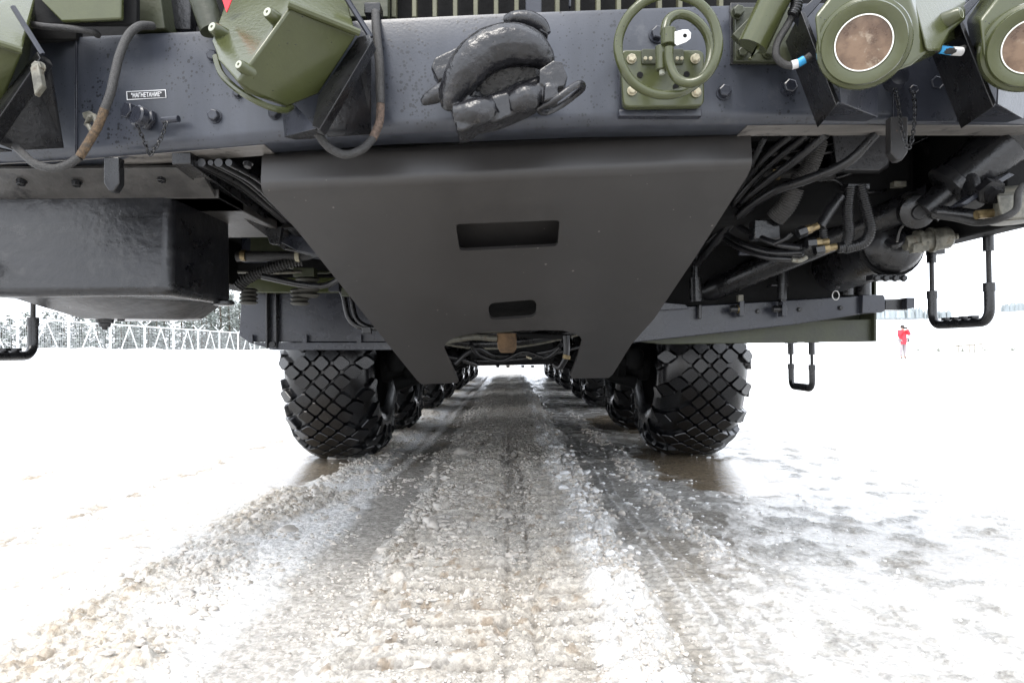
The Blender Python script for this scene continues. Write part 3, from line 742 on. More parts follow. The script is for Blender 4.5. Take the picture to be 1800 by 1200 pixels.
# ---- grille behind the bumper top
prt(MB().box(-.62, .98, 2.24, 2.3, 1.5, 2.2), 'radiator', SOOT)
gx = 692
while gx < 1300:
    if not (915 < gx < 955): boxP(gx-4, -130, gx+4, 30, 2.16, .03, 'slat', OLIVE_P, .002)
    gx += 36
boxP(924, -130, 952, 27, 1.98, .04, 'support_post', NAVY2)
boxP(1000, -60, 1004, 12, 2.1, .02, 'thin_strut', NAVY2)
# upper left bodywork
polyP([(45, -90), (213, -90), (213, 33), (108, 38), (62, -10)], 1.84, .015, 'olive_box', OLIVE, .004)
boxP(60, -60, 240, 42, 1.875, .02, 'dark_panel', SOOT)  # dark sheet stands in for the shadow below the olive box
polyP([(213, -90), (270, -90), (290, 50), (225, 47), (216, 36)], 1.95, .1, 'olive_panel', OLIVE_D, .004)
boxP(290, -90, 335, 52, 2.02, .04, 'support_post', BLACK)
boxP(470, -80, 560, 40, 2.05, .03, 'dark_panel', BLACK)
boxP(612, -80, 682, 30, 2.1, .04, 'olive_panel', OLIVE_D)
boxP(335, -80, 690, 40, 2.2, .03, 'dark_panel', SOOT)
boxP(0, 30, 135, 70, 1.99, .03, 'dark_panel', SOOT)
tubeP([(335, -60, 1.9), (375, 55, 1.9)], 22, 'olive_tube', OLIVE_D, spl=False, n=20)
polyP([(384, -20), (415, -20), (398, 22)], 1.7, .004, 'red_pennant', RED, 0)
# spare pipes at the upper left
tubeP([(48, 42, 1.88), (80, 47, 1.86), (120, 50, 1.85), (160, 56, 1.87), (172, 62, 1.9)], 6, 'cable', BRAID)

# ---- lights, left kind (seen from the back corner)
def left_light():
    h = empty('headlight', P(500, 100, 1.68), T); h['label'] = 'olive boxy lamp tilted left with round flange underneath, beside the hook'
    d0 = 1.56
    E1, E2 = P(509, 12, 1.60), P(417, 145, d0)                       # nearest edge
    L1, L2, L3 = P(411, -40, 1.88), P(370, 72, 1.66), P(383, 106, 1.61)
    Rr1, Rr2, Rr3, Rr4 = P(628, 62, 1.68), P(560, 166, 1.77), P(504, 190, 1.72), P(436, 160, 1.60)
    Tp, Bk = P(530, -45, 1.82), P(470, 60, 2.0)
    Tr = P(600, -45, 1.86)
    vs = [E1, E2, L1, L2, L3, Rr1, Rr2, Rr3, Rr4, Tp, Tr, P(500, -60, 1.95), P(420, 90, 1.95), P(560, 90, 1.95)]
    fs = [(0, 9, 2, 3, 4, 1), (0, 1, 8, 7, 6, 5), (0, 5, 10, 9), (4, 12, 7, 8, 1), (12, 13, 6, 7), (13, 10, 5, 6), (2, 9, 10, 11), (11, 12, 4, 3, 2), (11, 10, 13, 12)]
    MB().add(vs, fs).build('housing', OLIVE, h, bevel=.007, seg=3)
    # top cover edge
    a_, b_ = E1, Rr1
    MB().tube([P(507, 8, 1.592), P(632, 58, 1.672)], px(7, 1.6), 8).build('cover_edge', OLIVE, h)
    # round flange at lower left
    ax = (P(440, 160, 1.62)-P(520, 40, 1.62)).normalized(); ax = (ax+V(0, .25, 0)).normalized()
    MB().tube([P(*q) for q in spline([(379, 100, 1.73), (388, 128, 1.70), (408, 150, 1.67), (436, 170, 1.64), (470, 187, 1.66), (500, 194, 1.70), (512, 188, 1.74)], 6)], px(6, 1.65), 8).build('flange', OLIVE, h)
    for bx, by, bd, rr in ((376, 50, 1.66, 11), (473, 24, 1.60, 11), (423, 116, 1.56, 10)):
        c = P(bx, by, bd); n_ = V(-.40, -.88, .16)
        MB().lathe(c-n_*.035, n_, [(0, px(rr+3, bd)), (.035, px(rr, bd)), (.04, px(rr-2, bd))], 20).build('boss', OLIVE, h)
        MB().lathe(c+n_*.005, n_, [(0, px(rr-3, bd)), (.002, px(rr-3, bd)), (.0025, px(3, bd)), (-.004, px(2.5, bd))], 16).build('screw', GREYB, h)
    # black steel bracket with gussets
    MB().prism([P(648, 60, 1.70), P(655, 72, 1.70), P(562, 228, 1.66), P(548, 222, 1.66), P(560, 168, 1.72), P(628, 66, 1.75)], (.0, .05, 0)).build('bracket', BLACK, h, bevel=.002)
    MB().prism([P(640, 80, 1.72), P(652, 84, 1.76), P(652, 236, 1.84), P(575, 240, 1.80), P(566, 222, 1.70)], (0, .006, 0)).build('gusset', BLACK, h, bevel=.001)
    MB().prism([P(494, 180, 1.78), P(520, 186, 1.74), P(553, 222, 1.66), P(555, 226, 1.66), P(500, 240, 1.78)], (0, .006, 0)).build('gusset', NAVY2, h, bevel=.001)
    MB().prism([P(500, 241, 1.78), P(556, 227, 1.66), P(572, 243, 1.80), P(520, 246, 1.86)], (0, 0, .004)).build('gusset', BLACK, h)
    MB().tube([P(598, -20, 1.72), P(652, 66, 1.72)], px(5, 1.7), 6).build('bracket_edge', NAVY2, h)
    return h
lh = left_light()
off = P(58, 92, 1.80)-P(628, 62, 1.74)
l2 = copy_tree(lh, off); l2['label'] = 'olive boxy lamp cut by the left picture edge'
bolt(70, 120, 1.72, 9, 'bolt', ALU)
polyP([(52, 118), (66, 110), (74, 150), (60, 168)], 1.70, .02, 'latch', ALU, .003)

# ---- lights, right kind (lens toward us)
def right_light():
    h = empty('headlight', P(1518, 75, 1.7), T); h['label'] = 'olive lamp with muddy brown round lens, nearer to the coil'
    O = P(1518, 76, 1.56); ax = (CLOC-O).normalized(); ax = (ax+V(-.10, -.25, -.02)).normalized()
    k = 1.56/FPX*.93
    MB().lathe(O, ax, [(-.05, 84*k), (-.02, 84*k), (-.012, 82*k), (-.008, 76*k), (.006, 75*k), (.010, 73*k), (.010, 56*k), (.006, 51*k)], 56, True, False).build('bezel', OLIVE, h)
    MB().lathe(O, ax, [(.004, 51*k), (.009, 50.5*k), (.009, 48.5*k), (.003, 48*k)], 56, False, False).build('gasket', RINGW, h)
    MB().lathe(O, ax, [(.0, 49.5*k), (.005, 48.5*k), (.006, 30*k), (.0065, 1*k)], 56).build('lens', LENS, h)
    fr = [(1432, 28), (1470, -20), (1595, -20), (1630, 92), (1600, 116), (1560, 132), (1490, 140), (1468, 138), (1438, 90)]
    bk = [(1440, 30), (1480, -30), (1640, -30), (1690, 60), (1640, 98), (1590, 118), (1510, 128), (1480, 120), (1450, 90)]
    MB().loft([P(x, y, 1.60) for x, y in fr], [P(x, y, 1.80) for x, y in bk]).build('housing', OLIVE, h, bevel=.008, seg=3)
    # pale side body
    MB().add([P(1594, -40, 1.63), P(1628, 92, 1.58), P(1655, 92, 1.62), P(1672, 60, 1.68), P(1700, 35, 1.74), P(1702, -40, 1.84), P(1600, 60, 1.86), P(1650, -40, 1.90)],
             [(0, 1, 2, 3, 4, 5), (1, 6, 2), (2, 6, 3), (3, 6, 7, 4), (4, 7, 5), (0, 5, 7), (0, 7, 6, 1)]).build('side_body', OLIVE, h, bevel=.01, seg=3)
    for bx, by, rr in ((1687, 24, 12), (1650, 72, 11)):
        c = P(bx, by, 1.66); n_ = V(.55, -.8, .1)
        MB().lathe(c-n_*.06, n_, [(0, px(rr+5, 1.66)), (.058, px(rr, 1.66)), (.062, px(rr-2, 1.66))], 20).build('boss', OLIVE, h)
        MB().lathe(c+n_*.002, n_, [(0, px(rr-3, 1.66)), (.002, px(rr-3, 1.66)), (-.004, px(2.5, 1.66))], 16).build('screw', GREYB, h)
    # bracket
    MB().prism([P(1407, 20, 1.70), P(1416, 22, 1.70), P(1476, 178, 1.68), P(1470, 186, 1.68)], (.03, .17, 0)).build('bracket', BLACK, h, bevel=.002)
    MB().prism([P(1476, 150, 1.66), P(1543, 146, 1.76), P(1543, 206, 1.80), P(1478, 180, 1.68)], (0, .006, 0)).build('gusset', NAVY2, h, bevel=.001)
    MB().prism([P(1474, 180, 1.68), P(1541, 206, 1.80), P(1522, 214, 1.88), P(1430, 212, 1.86)], (0, 0, .005)).build('gusset', NAVY2, h, bevel=.001)
    MB().prism([P(1400, 25, 1.72), P(1455, -25, 1.72), P(1462, -18, 1.72), P(1412, 40, 1.72)], (0, .03, 0)).build('bracket_arm', NAVY2, h, bevel=.002)
    # earth wire with blue tape
    MB().tube([P(*q) for q in spline([(1640, 84, 1.74), (1655, 88, 1.73), (1680, 90, 1.73), (1700, 84, 1.76), (1715, 90, 1.8)], 5)], px(6, 1.73), 10).build('earth_wire', BRAID, h)
    MB().tube([P(1652, 87, 1.73), P(1672, 90, 1.73)], px(7, 1.73), 12).build('tape', BLUE, h)
    MB().tube([P(1673, 90, 1.73), P(1690, 91, 1.735)], px(7.5, 1.73), 12).build('tape', WHITEP, h)
    return h
rh = right_light()
r2 = copy_tree(rh, P(1811, 80, 1.60)-P(1516, 74, 1.56)); r2['label'] = 'olive lamp with muddy lens cut by the right picture edge'

# ---- olive tube mount, right of coil
bx0 = boxP(1292, 12, 1392, 108, dB(1340)-.03, .03, 'mounting_plate', OLIVE_D, .003)
tubeP([(1322, 82, 1.74), (1395, -70, 1.70)], 27, 'olive_tube', OLIVE, spl=False, n=24)
polyP([(1288, 60), (1318, 30), (1330, 95), (1300, 72)], 1.78, .02, 'gusset', OLIVE_D)
polyP([(1332, 90), (1345, 50), (1348, 60), (1322, 104), (1316, 102)], 1.72, .012, 'gusset', OLIVE)
for x, y, r in ((1296, 23, 10), (1304, 94, 9), (1350, 92, 9)): bolt(x, y, dB(x)-.035, r, 'bolt', OLIVE_D)
tubeP([(1402, -10, 1.72), (1396, 20, 1.72), (1384, 45, 1.72), (1368, 72, 1.72), (1364, 96, 1.72), (1376, 112, 1.72), (1398, 115, 1.71), (1425, 98, 1.70)], 6.5, 'cable', BRAID)
rings([(1400, -30, 1.71), (1400, 10, 1.71), (1392, 28, 1.71)], 10, 5, 'cable_sleeve', HOSE)
tubeP([(1402, 112, 1.705), (1414, 105, 1.70)], 7.5, 'tape', BLUE, spl=False)
tubeP([(1392, 115, 1.708), (1402, 112, 1.705)], 8, 'tape', WHITEP, spl=False)

# ---- coil antenna on its green foot
A = empty('coil_mount', P(1165, 140, 1.85), T)
foot = rrect([(1090, 88), (1238, 88), (1238, 186), (1096, 188)], 12)
f_ = MB().prism([P(x, y, 1.835) for x, y in foot], (0, .028, 0)).build('foot', OLIVE, A, bevel=.004, seg=3)
MB().prism([P(x, y, 1.828) for x, y in rrect([(1128, 86), (1202, 86), (1202, 112), (1128, 112)], 3)], (0, .01, 0)).build('terminal_block', OLIVE_D, A, bevel=.002)
for x, y, r in ((1110, 104, 7), (1222, 104, 7), (1111, 160, 7), (1224, 163, 7)):
    bolt(x, y, 1.832, r, 'bolt', CREAM, parent=A)
for x, y in ((1134, 104), (1143, 104), (1190, 104), (1198, 104)): bolt(x, y, 1.822, 3.4, 'screw', CREAM, parent=A, washer=False)
for x, y in ((1125, 132), (1207, 131), (1188, 153)): MB().lathe(P(x, y, 1.834), (0, -1, 0), [(0, px(5.5, 1.83)), (.0015, px(5.5, 1.83))], 16).build('hole', SOOT, A)
coil = [(1176, 84, 1.70), (1177, 112, 1.70), (1190, 138, 1.69), (1214, 146, 1.68), (1240, 134, 1.67), (1258, 104, 1.66), (1262, 70, 1.66), (1250, 30, 1.66), (1222, 2, 1.66), (1180, -10, 1.67), (1138, 0, 1.68), (1104, 30, 1.69), (1087, 72, 1.70), (1092, 112, 1.70), (1114, 146, 1.71), (1150, 165, 1.72), (1188, 165, 1.72), (1222, 148, 1.73), (1244, 118, 1.74), (1249, 84, 1.75), (1238, 52, 1.75), (1214, 30, 1.75), (1190, 26, 1.75), (1173, 38, 1.74), (1168, 60, 1.73)]
MB().tube([P(*q) for q in spline(coil, 7)], px(8.5, 1.69), 14).build('coil', OLIVE, A, smooth=60)
MB().cyl(P(1175, 52, 1.715), P(1175, 80, 1.715), px(13.5, 1.71), n=20).build('clamp', OLIVE, A, bevel=.002)
MB().cyl(P(1162, 82, 1.73), P(1163, 124, 1.73), px(10.5, 1.73), n=20).build('sleeve', OLIVE, A, bevel=.002)
MB().cyl(P(1163, 124, 1.73), P(1164, 131, 1.73), px(5, 1.73), n=12).build('sleeve_pin', GREYB, A)
MB().tube([P(1164, 110, 1.74), P(1164, 112, 1.835)], px(9, 1.75), 12).build('stem', OLIVE, A)
tb = [(1186, 56), (1200, 52), (1210, 52), (1215, 58), (1214, 68), (1206, 74), (1190, 80), (1186, 76)]
MB().prism([P(x, y, 1.70) for x, y in tb], (0, .004, 0)).build('tab', SILVER, A, bevel=.0008)
MB().lathe(P(1204, 63, 1.6995), (0, -1, 0), [(0, px(3.6, 1.7)), (.0008, px(3.6, 1.7))], 14).build('hole', SOOT, A)

# ---- tow hook
Hk = empty('tow_hook', P(880, 130, 1.8), T)
HB = []
def hook(pts, name, m=HOOK, ell=1.0, n=14, hint=None):
    q = spline(pts, 5)
    return MB().tube([P(*p[:3]) for p in q], [px(p[3], p[2]) for p in q], n, ell=ell, hint=hint).build(name, m, Hk, smooth=60)
hook([(888, 36, 1.76, 8), (905, 33, 1.75, 13), (930, 34, 1.75, 14), (952, 45, 1.75, 12), (962, 60, 1.75, 7)], 'latch')
MB().prism([P(930, 24, 1.74), P(953, 26, 1.74), P(964, 62, 1.74), P(950, 56, 1.74)], (0, .06, 0)).build('latch_arm', HOOK, Hk, bevel=.004)
HM = MB()
def hk(pts, ell=1.0):
    q = spline(pts, 5); HM.tube([P(*p[:3]) for p in q], [px(p[3], p[2]) for p in q], 18, ell=ell)
def hp(pts, d, th): HM.prism([P(p[0], p[1], p[2] if len(p) > 2 else d) for p in pts], (0, th, 0))
hk([(782, 192, 1.72, 8), (790, 178, 1.71, 20), (804, 148, 1.70, 29), (826, 116, 1.69, 36), (856, 91, 1.69, 38), (892, 80, 1.69, 38), (926, 84, 1.69, 34), (950, 99, 1.70, 26), (962, 116, 1.71, 15), (965, 124, 1.72, 5)])
hk([(800, 202, 1.72, 14), (840, 190, 1.71, 16), (900, 172, 1.71, 17), (955, 148, 1.71, 16)], 1.0)
hk([(741, 181, 1.73, 6), (752, 175, 1.73, 11), (775, 163, 1.73, 16), (805, 155, 1.73, 24)])
hp([(800, 196), (852, 176), (866, 190), (850, 212), (812, 230), (803, 228)], 1.665, .08)
hp([(757, 118), (764, 100), (800, 84), (840, 70), (820, 130), (770, 142)], 1.77, .07)
hp([(786, 172), (842, 158), (850, 168), (905, 152), (965, 124), (975, 140), (935, 162), (890, 187), (840, 207), (822, 224), (803, 228), (796, 200)], 1.72, .12)
hp([(852, 176), (905, 160), (962, 144), (985, 142), (962, 172), (905, 200), (870, 214), (828, 220), (812, 230), (805, 231), (822, 198)], 1.685, .08)
hp([(948, 122), (972, 106), (988, 108), (998, 135), (992, 152), (962, 154), (948, 146)], 1.66, .09)
hp([(958, 150), (980, 150), (984, 172), (956, 178)], 1.655, .06)
hp([(808, 140, 1.79), (960, 110, 1.79), (960, 150, 1.79), (808, 190, 1.79)], 1.79, .06)
hk([(800, 205, 1.69, 20), (838, 198, 1.68, 25), (866, 186, 1.69, 18)])
hk([(900, 180, 1.69, 20), (926, 172, 1.68, 24), (950, 160, 1.69, 16)])
HM.lathe(P(836, 217, 1.73), V(.22, -.22, -1), [(-.05, px(33, 1.7)), (0, px(31, 1.7)), (.004, px(27, 1.7))], 26)
HM.lathe(P(924, 186, 1.73), V(.22, -.22, -1), [(-.045, px(30, 1.7)), (0, px(29, 1.7)), (.004, px(25, 1.7))], 26)
hb = HM.build('jaw', HOOK, Hk, smooth=180)
r_ = hb.modifiers.new('merge', 'REMESH'); r_.mode = 'VOXEL'; r_.voxel_size = .0032; r_.use_smooth_shade = True
s_ = hb.modifiers.new('cast', 'SMOOTH'); s_.factor = .5; s_.iterations = 4
tx = bpy.data.textures.new('casting', 'CLOUDS'); tx.noise_scale = .035; tx.noise_depth = 2
dm = hb.modifiers.new('rough', 'DISPLACE'); dm.texture = tx; dm.strength = .0045; dm.mid_level = .5; dm.texture_coords = 'LOCAL'
for x_, y_, r_ in ((836, 219, 22), (924, 188, 20)):
    MB().lathe(P(x_, y_, 1.73), V(.22, -.22, -1), [(-.01, px(r_+3, 1.7)), (.007, px(r_+2, 1.7)), (.009, px(r_-2, 1.7)), (.004, px(r_-6, 1.7)), (-.01, px(r_-7, 1.7))], 26).build('pin_head', HOOK, Hk)
ringp = [(948+0, 190, 1.70), (975, 176, 1.66), (1003, 156, 1.66), (1020, 147, 1.68), (1024, 155, 1.72), (1010, 168, 1.76), (985, 186, 1.77), (958, 198, 1.75)]
MB().tube([P(*q) for q in spline(ringp, 5, True)], px(6, 1.7), 10, closed=True).build('pull_ring', HOOK, Hk, smooth=60)
MB().cyl(P(885, 130, 1.76), P(885, 130, 1.90), .09, .075, 24).build('swivel_boss', HOOK, Hk, bevel=.006)

# ---- small fittings on the bumper face
for x, y, r in ((378, 205, 10), (625, 215, 8), (1272, 163, 11), (1155, 62, 12), (1385, 155, 12), (375, 100, 9), (483, 200, 9), (1640, 150, 12), (418, 165, 7)):
    bolt(x, y, dB(x)-.002, r, 'bolt', NAVY2)
mb = MB().lathe(P(262, 212, dB(262)), V(-.45, -1, .12), [(0, px(20, 1.9)), (.012, px(20, 1.9)), (.014, px(16, 1.9)), (.075, px(15, 1.9))], 6)
prt(mb, 'plug', NAVY2, .002)
mb = MB().lathe(P(243, 204, dB(262)-.07), V(-.45, -1, .12), [(-.012, px(19, 1.83)), (.006, px(19, 1.83)), (.010, px(16, 1.83)), (.011, px(5, 1.83))], 24)
prt(mb, 'plug_cap', NAVY2)
chain([(242, 222, 1.84), (252, 245, 1.86), (263, 272, 1.88)], 9, 'chain', BLACK)
chain([(266, 270, 1.88), (282, 245, 1.89), (292, 215, 1.90)], 9, 'chain', BLACK)
prt(MB().tube([P(286, 212, 1.93), P(314, 209, 1.92)], px(6, 1.9), 10), 'chain_lug', NAVY2)
prt(MB().tube([P(*q) for q in ((152, 220, 1.93), (158, 206, 1.91), (166, 204, 1.91), (170, 214, 1.90), (168, 226, 1.90), (160, 230, 1.90), (156, 222, 1.90))], px(4.5, 1.9), 8, closed=True), 'shackle', ALU)
polyP([(143, 198), (156, 194), (168, 202), (160, 212), (146, 208)], dB(150)-.02, .018, 'shackle_lug', ALU, .003)
tubeP([(268, 46, 1.86), (246, 46, 1.82), (226, 62, 1.80), (211, 95, 1.78), (202, 130, 1.77), (194, 165, 1.76), (184, 192, 1.76)], 7.5, 'cable', BRAID)
tubeP([(184, 192, 1.76), (172, 222, 1.76), (156, 250, 1.76), (140, 276, 1.76)], 7.5, 'cable_splice', RUSTY)
tubeP([(140, 276, 1.76), (118, 290, 1.76), (92, 296, 1.76), (62, 288, 1.76), (42, 272, 1.77), (28, 258, 1.80)], 7.2, 'cable', BRAID)
tubeP([(660, 22, 1.90), (662, 60, 1.86), (667, 110, 1.85), (668, 150, 1.85), (669, 184, 1.84)], 8, 'cable', BRAID)
tubeP([(669, 184, 1.84), (667, 215, 1.83), (655, 244, 1.81)], 7.5, 'cable_splice', mat('brown_braid', (.11, .075, .055), .8, var=.5, vscale=140, bump=.8, bscale=400))
tubeP([(655, 244, 1.81), (636, 263, 1.79), (608, 272, 1.78), (582, 262, 1.77), (566, 246, 1.76), (556, 230, 1.75)], 7.5, 'cable', BRAID)
boxP(640, 4, 668, 24, 1.90, .05, 'cable_clip', BLACK)
# label plate
lp = [(222, 161), (291, 157.5), (292, 172), (223, 176)]
d_ = dB(256)-.0025
lp = [(p[0], p[1], dB(p[0])-.003) for p in lp]
pl_o = polyP(lp, d_, .002, 'label_plate', PLATE_W, 0)
cx_ = sum(p[0] for p in lp)/4; cy_ = sum(p[1] for p in lp)/4
polyP([(cx_+(p[0]-cx_)*.965, cy_+(p[1]-cy_)*.84, dB(cx_+(p[0]-cx_)*.965)-.0038) for p in lp], d_, .0008, 'label_field', PLATE_B, 0, parent=pl_o)
tcu = bpy.data.curves.new('lettering', 'FONT'); tcu.body = '\u00b0\u041d\u0410\u0413\u041d\u0415\u0422\u0410\u041d\u0418\u0415\u00b0'; tcu.align_x = 'CENTER'; tcu.align_y = 'CENTER'; tcu.size = px(12, 1.95); tcu.extrude = .0003; tcu.offset = .0002
to = bpy.data.objects.new('lettering', tcu); COL.objects.link(to)
bpy.context.view_layer.update()
tm = bpy.data.meshes.new_from_object(to.evaluated_get(bpy.context.evaluated_depsgraph_get())); bpy.data.objects.remove(to)
wd = max(v.co.x for v in tm.vertices)-min(v.co.x for v in tm.vertices); tgt = (P(286, 165, d_)-P(228, 165, d_)).length; xm = (max(v.co.x for v in tm.vertices)+min(v.co.x for v in tm.vertices))/2; ym = (max(v.co.y for v in tm.vertices)+min(v.co.y for v in tm.vertices))/2
sx_ = tgt/wd; dirx = (P(*lp[1])-P(*lp[0])).normalized(); upx = V(0, 0, 1)-dirx*dirx.z; upx.normalize()
for v in tm.vertices:
    c = P(cx_, cy_, d_-.0026)+dirx*((v.co.x-xm)*sx_)+upx*(v.co.y-ym)*.92+V(0, -v.co.z, 0)
    v.co = c
tm.materials.append(PLATE_W); to = bpy.data.objects.new('lettering', tm); COL.objects.link(to); adopt(to, T); to.parent = pl_o; to.location = (0, 0, 0)
to.location = -wloc(pl_o)

# tow eyes under the flange
def towtab(x0, x1, y0, y1, d, m=BLACK):
    c = (x0+x1)/2
    polyP([(x0, y0), (x1, y0), (x1, y1-14), (c+5, y1), (c-4, y1), (x0, y1-14)], d, .03, 'tow_tab', m, .003)
towtab(182, 209, 276, 336, 1.93)
towtab(1566, 1596, 205, 282, 1.92, mat('rust_stained_black', (.018, .017, .017), .45, var=.3, bump=.3, tint2=((.16, .07, .03), 30, .62)))
prt(MB().lathe(P(1568, 145, dB(1568)), V(-.1, -1, 0), [(0, px(20, 1.9)), (.01, px(18, 1.9)), (.05, px(16, 1.9)), (.053, px(8, 1.9))], 24), 'plug', NAVY2)
chain([(1574, 160, 1.88), (1580, 190, 1.87), (1585, 225, 1.86), (1595, 258, 1.86), (1603, 245, 1.86), (1608, 200, 1.87), (1606, 162, 1.89)], 9, 'chain', BLACK)
bolt(1602, 160, dB(1602)-.004, 8)

# ---- left underbody: big rough-cast sump box
zc = lambda x, y, d: P(x, y, d).z
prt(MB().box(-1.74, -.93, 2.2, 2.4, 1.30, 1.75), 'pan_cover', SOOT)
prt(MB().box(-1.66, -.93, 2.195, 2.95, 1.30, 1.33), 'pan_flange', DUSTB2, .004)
prt(MB().prism([(-1.74, 2.075, 1.366), (-1.74, 2.20, 1.300), (-1.74, 2.21, 1.312), (-1.74, 2.085, 1.378)], (.80, 0, 0)), 'pan_apron', DUSTB2, .002)
x0b, x1b = -1.62, -1.06
body = MB()
T0 = [(x0b-.05, 2.20, 1.33), (x1b-.02, 2.20, 1.33), (x1b-.02, 2.66, 1.33), (x0b-.05, 2.66, 1.33)]
B0 = [(x0b-.02, 2.14, .985), (x1b+.0, 2.14, .985), (x1b, 2.62, .985), (x0b-.02, 2.62, .985)]
body.loft([Vector(p) for p in T0], [Vector(p) for p in B0])
prt(body, 'oil_pan', CAST, .03, seg=4)
lo = MB().loft([Vector(p) for p in ((x0b+.02, 2.19, .99), (x1b-.24, 2.19, .99), (x1b-.02, 2.40, .99), (x1b-.02, 2.60, .99), (x0b+.02, 2.60, .99))],
               [Vector(p) for p in ((x0b+.16, 2.34, .925), (x1b-.26, 2.34, .925), (x1b-.10, 2.46, .925), (x1b-.10, 2.58, .925), (x0b+.16, 2.58, .925))])
prt(lo, 'lower_sump', CAST, .012, seg=3)
for x, y, d in ((237, 517, 2.25), (288, 523, 2.35), (331, 529, 2.5), (213, 558, 2.4)): bolt(x, y, d, 6, 'drain_bolt', BLACK, (0, 0, -1), hgt=.01)
c = P(184, 560, 2.42)
prt(MB().lathe(c+V(0, 0, .02), (0, 0, -1), [(0, .10), (.012, .06), (.02, .045), (.022, .03), (.035, .028), (.037, .02), (.05, .018), (.051, .01), (.06, .008)], 20), 'drain_plug', CAST)
prt(MB().lathe(P(392, 528, 2.55), (0, 0, -1), [(0, .035), (.005, .04), (.015, .04), (.02, .03)], 16), 'drain_cap', BLACK)
for x, y, d in ((38, 318, 2.12), (135, 320, 2.12), (285, 312, 2.12), (436, 287, 2.02)): bolt(x, y, d, 7, 'flange_bolt', BLACK, (0, -.3, -1))
# channel and hoses running back beside the pan
tubeish = MB().prism([P(302, 289, 1.99), P(335, 288, 1.99), P(520, 425, 3.0), P(500, 440, 3.0)], (0, 0, .05)); prt(tubeish, 'channel', BLACK, .002)
for dx, r in ((0, 5), (14, 6), (30, 4), (44, 6), (62, 5)):
    tubeP([(340+dx, 286, 2.02), (400+dx*.9, 316, 2.25), (452+dx*.6, 352, 2.5), (505+dx*.35, 396, 2.8), (540+dx*.2, 440, 3.1)], r, 'hose', HOSE)
boxP(455, 290, 640, 400, 2.75, .05, 'frame_bracket', SOOT)
polyP([(462, 395), (500, 370), (490, 430), (474, 428)], 2.75, .03, 'frame_bracket', BLACK)
polyP([(488, 405), (560, 425), (560, 448), (520, 440), (490, 424)], 2.9, .25, 'skid_support', NAVY2)
# gear behind: hose, bellows, olive beams
boxP(424, 404, 470, 460, 3.6, .05, 'fender_panel', NAVY2)
boxP(440, 414, 600, 446, 3.5, .05, 'olive_bracket', OLIVE_D)
boxP(418, 455, 600, 486, 3.75, .05, 'dark_beam', SOOT)
boxP(424, 488, 640, 514, 3.72, .06, 'olive_beam', OLIVE)
tubeP([(416, 451, 3.3), (440, 450, 3.3), (520, 450, 3.3), (548, 446, 3.3), (566, 436, 3.3)], 9, 'thick_hose', BRAID)
tubeP([(424, 449, 3.29), (432, 449, 3.29)], 10, 'hose_clamp', BRASS, spl=False)
tubeP([(520, 450, 3.29), (527, 450, 3.29)], 10, 'hose_clamp', CREAM, spl=False)
rings([(418, 506, 3.3), (432, 492, 3.3), (460, 478, 3.3), (500, 464, 3.3), (530, 458, 3.32)], 9, 5, 'ribbed_hose', BRAID, amp=.3)
tubeP([(418, 478, 3.4), (470, 480, 3.4), (530, 478, 3.45)], 2.5, 'pipe', ALU)
for x, y, s_ in ((541, 505, 1.0), (527, 522, .8), (437, 521, .78)):
    c = P(x, y, 3.5); k = 3.5/FPX*s_; pr_ = []
    for j in range(4): pr_ += [(j*9*k-18*k, 15*k), (j*9*k-13.5*k, 21*k)]
    pr_.append((18*k, 15*k)); prt(MB().lathe(c, (0, 0, 1), pr_, 24), 'bellows', mat('dusty_rubber', (.05, .048, .040), .7, var=.3) if x == 541 else bpy.data.materials['dusty_rubber'], smooth=80)
boxP(515, 470, 552, 486, 3.45, .06, 'bellows_seat', OLIVE_D)
boxP(600, 505, 625, 520, 3.45, .05, 'bellows_seat', OLIVE_D)
# left mudguard panel
polyP([(421, 400, 4.15), (425, 514, 4.15), (420, 590, 4.15), (437, 601, 4.15), (690, 601, 4.15), (700, 500, 4.15), (600, 480, 4.15)], 4.15, .02, 'mudguard', NAVY2, .004)
polyP([(437, 602), (700, 601), (720, 615), (480, 615), (466, 610)], 4.12, .05, 'mudguard_skirt', NAVY2, .003)
boxP(466, 514, 470, 612, 4.10, .05, 'rib', BLACK); boxP(482, 514, 486, 612, 4.10, .05, 'rib', BLACK)
prt(MB().cyl(P(478, 605, 4.12), P(478, 605, 4.08), px(5, 4.1)), 'bolt', BLACK)
for x in (440, 535, 631): boxP(x-4, 588, x+4, 602, 4.11, .02, 'latch', NAVY2, .001)
for dx in (0, 12): tubeP([(596+dx, 505, 3.6), (604+dx, 520, 3.6), (612+dx, 556, 3.6), (628+dx, 572, 3.6), (650+dx, 577, 3.6)], 5, 'pipe', BLACK)
boxP(636, 574, 652, 586, 3.58, .03, 'pipe_clip', BLACK)
boxP(577, 495, 596, 512, 3.5, .04, 'clip', NAVY2)
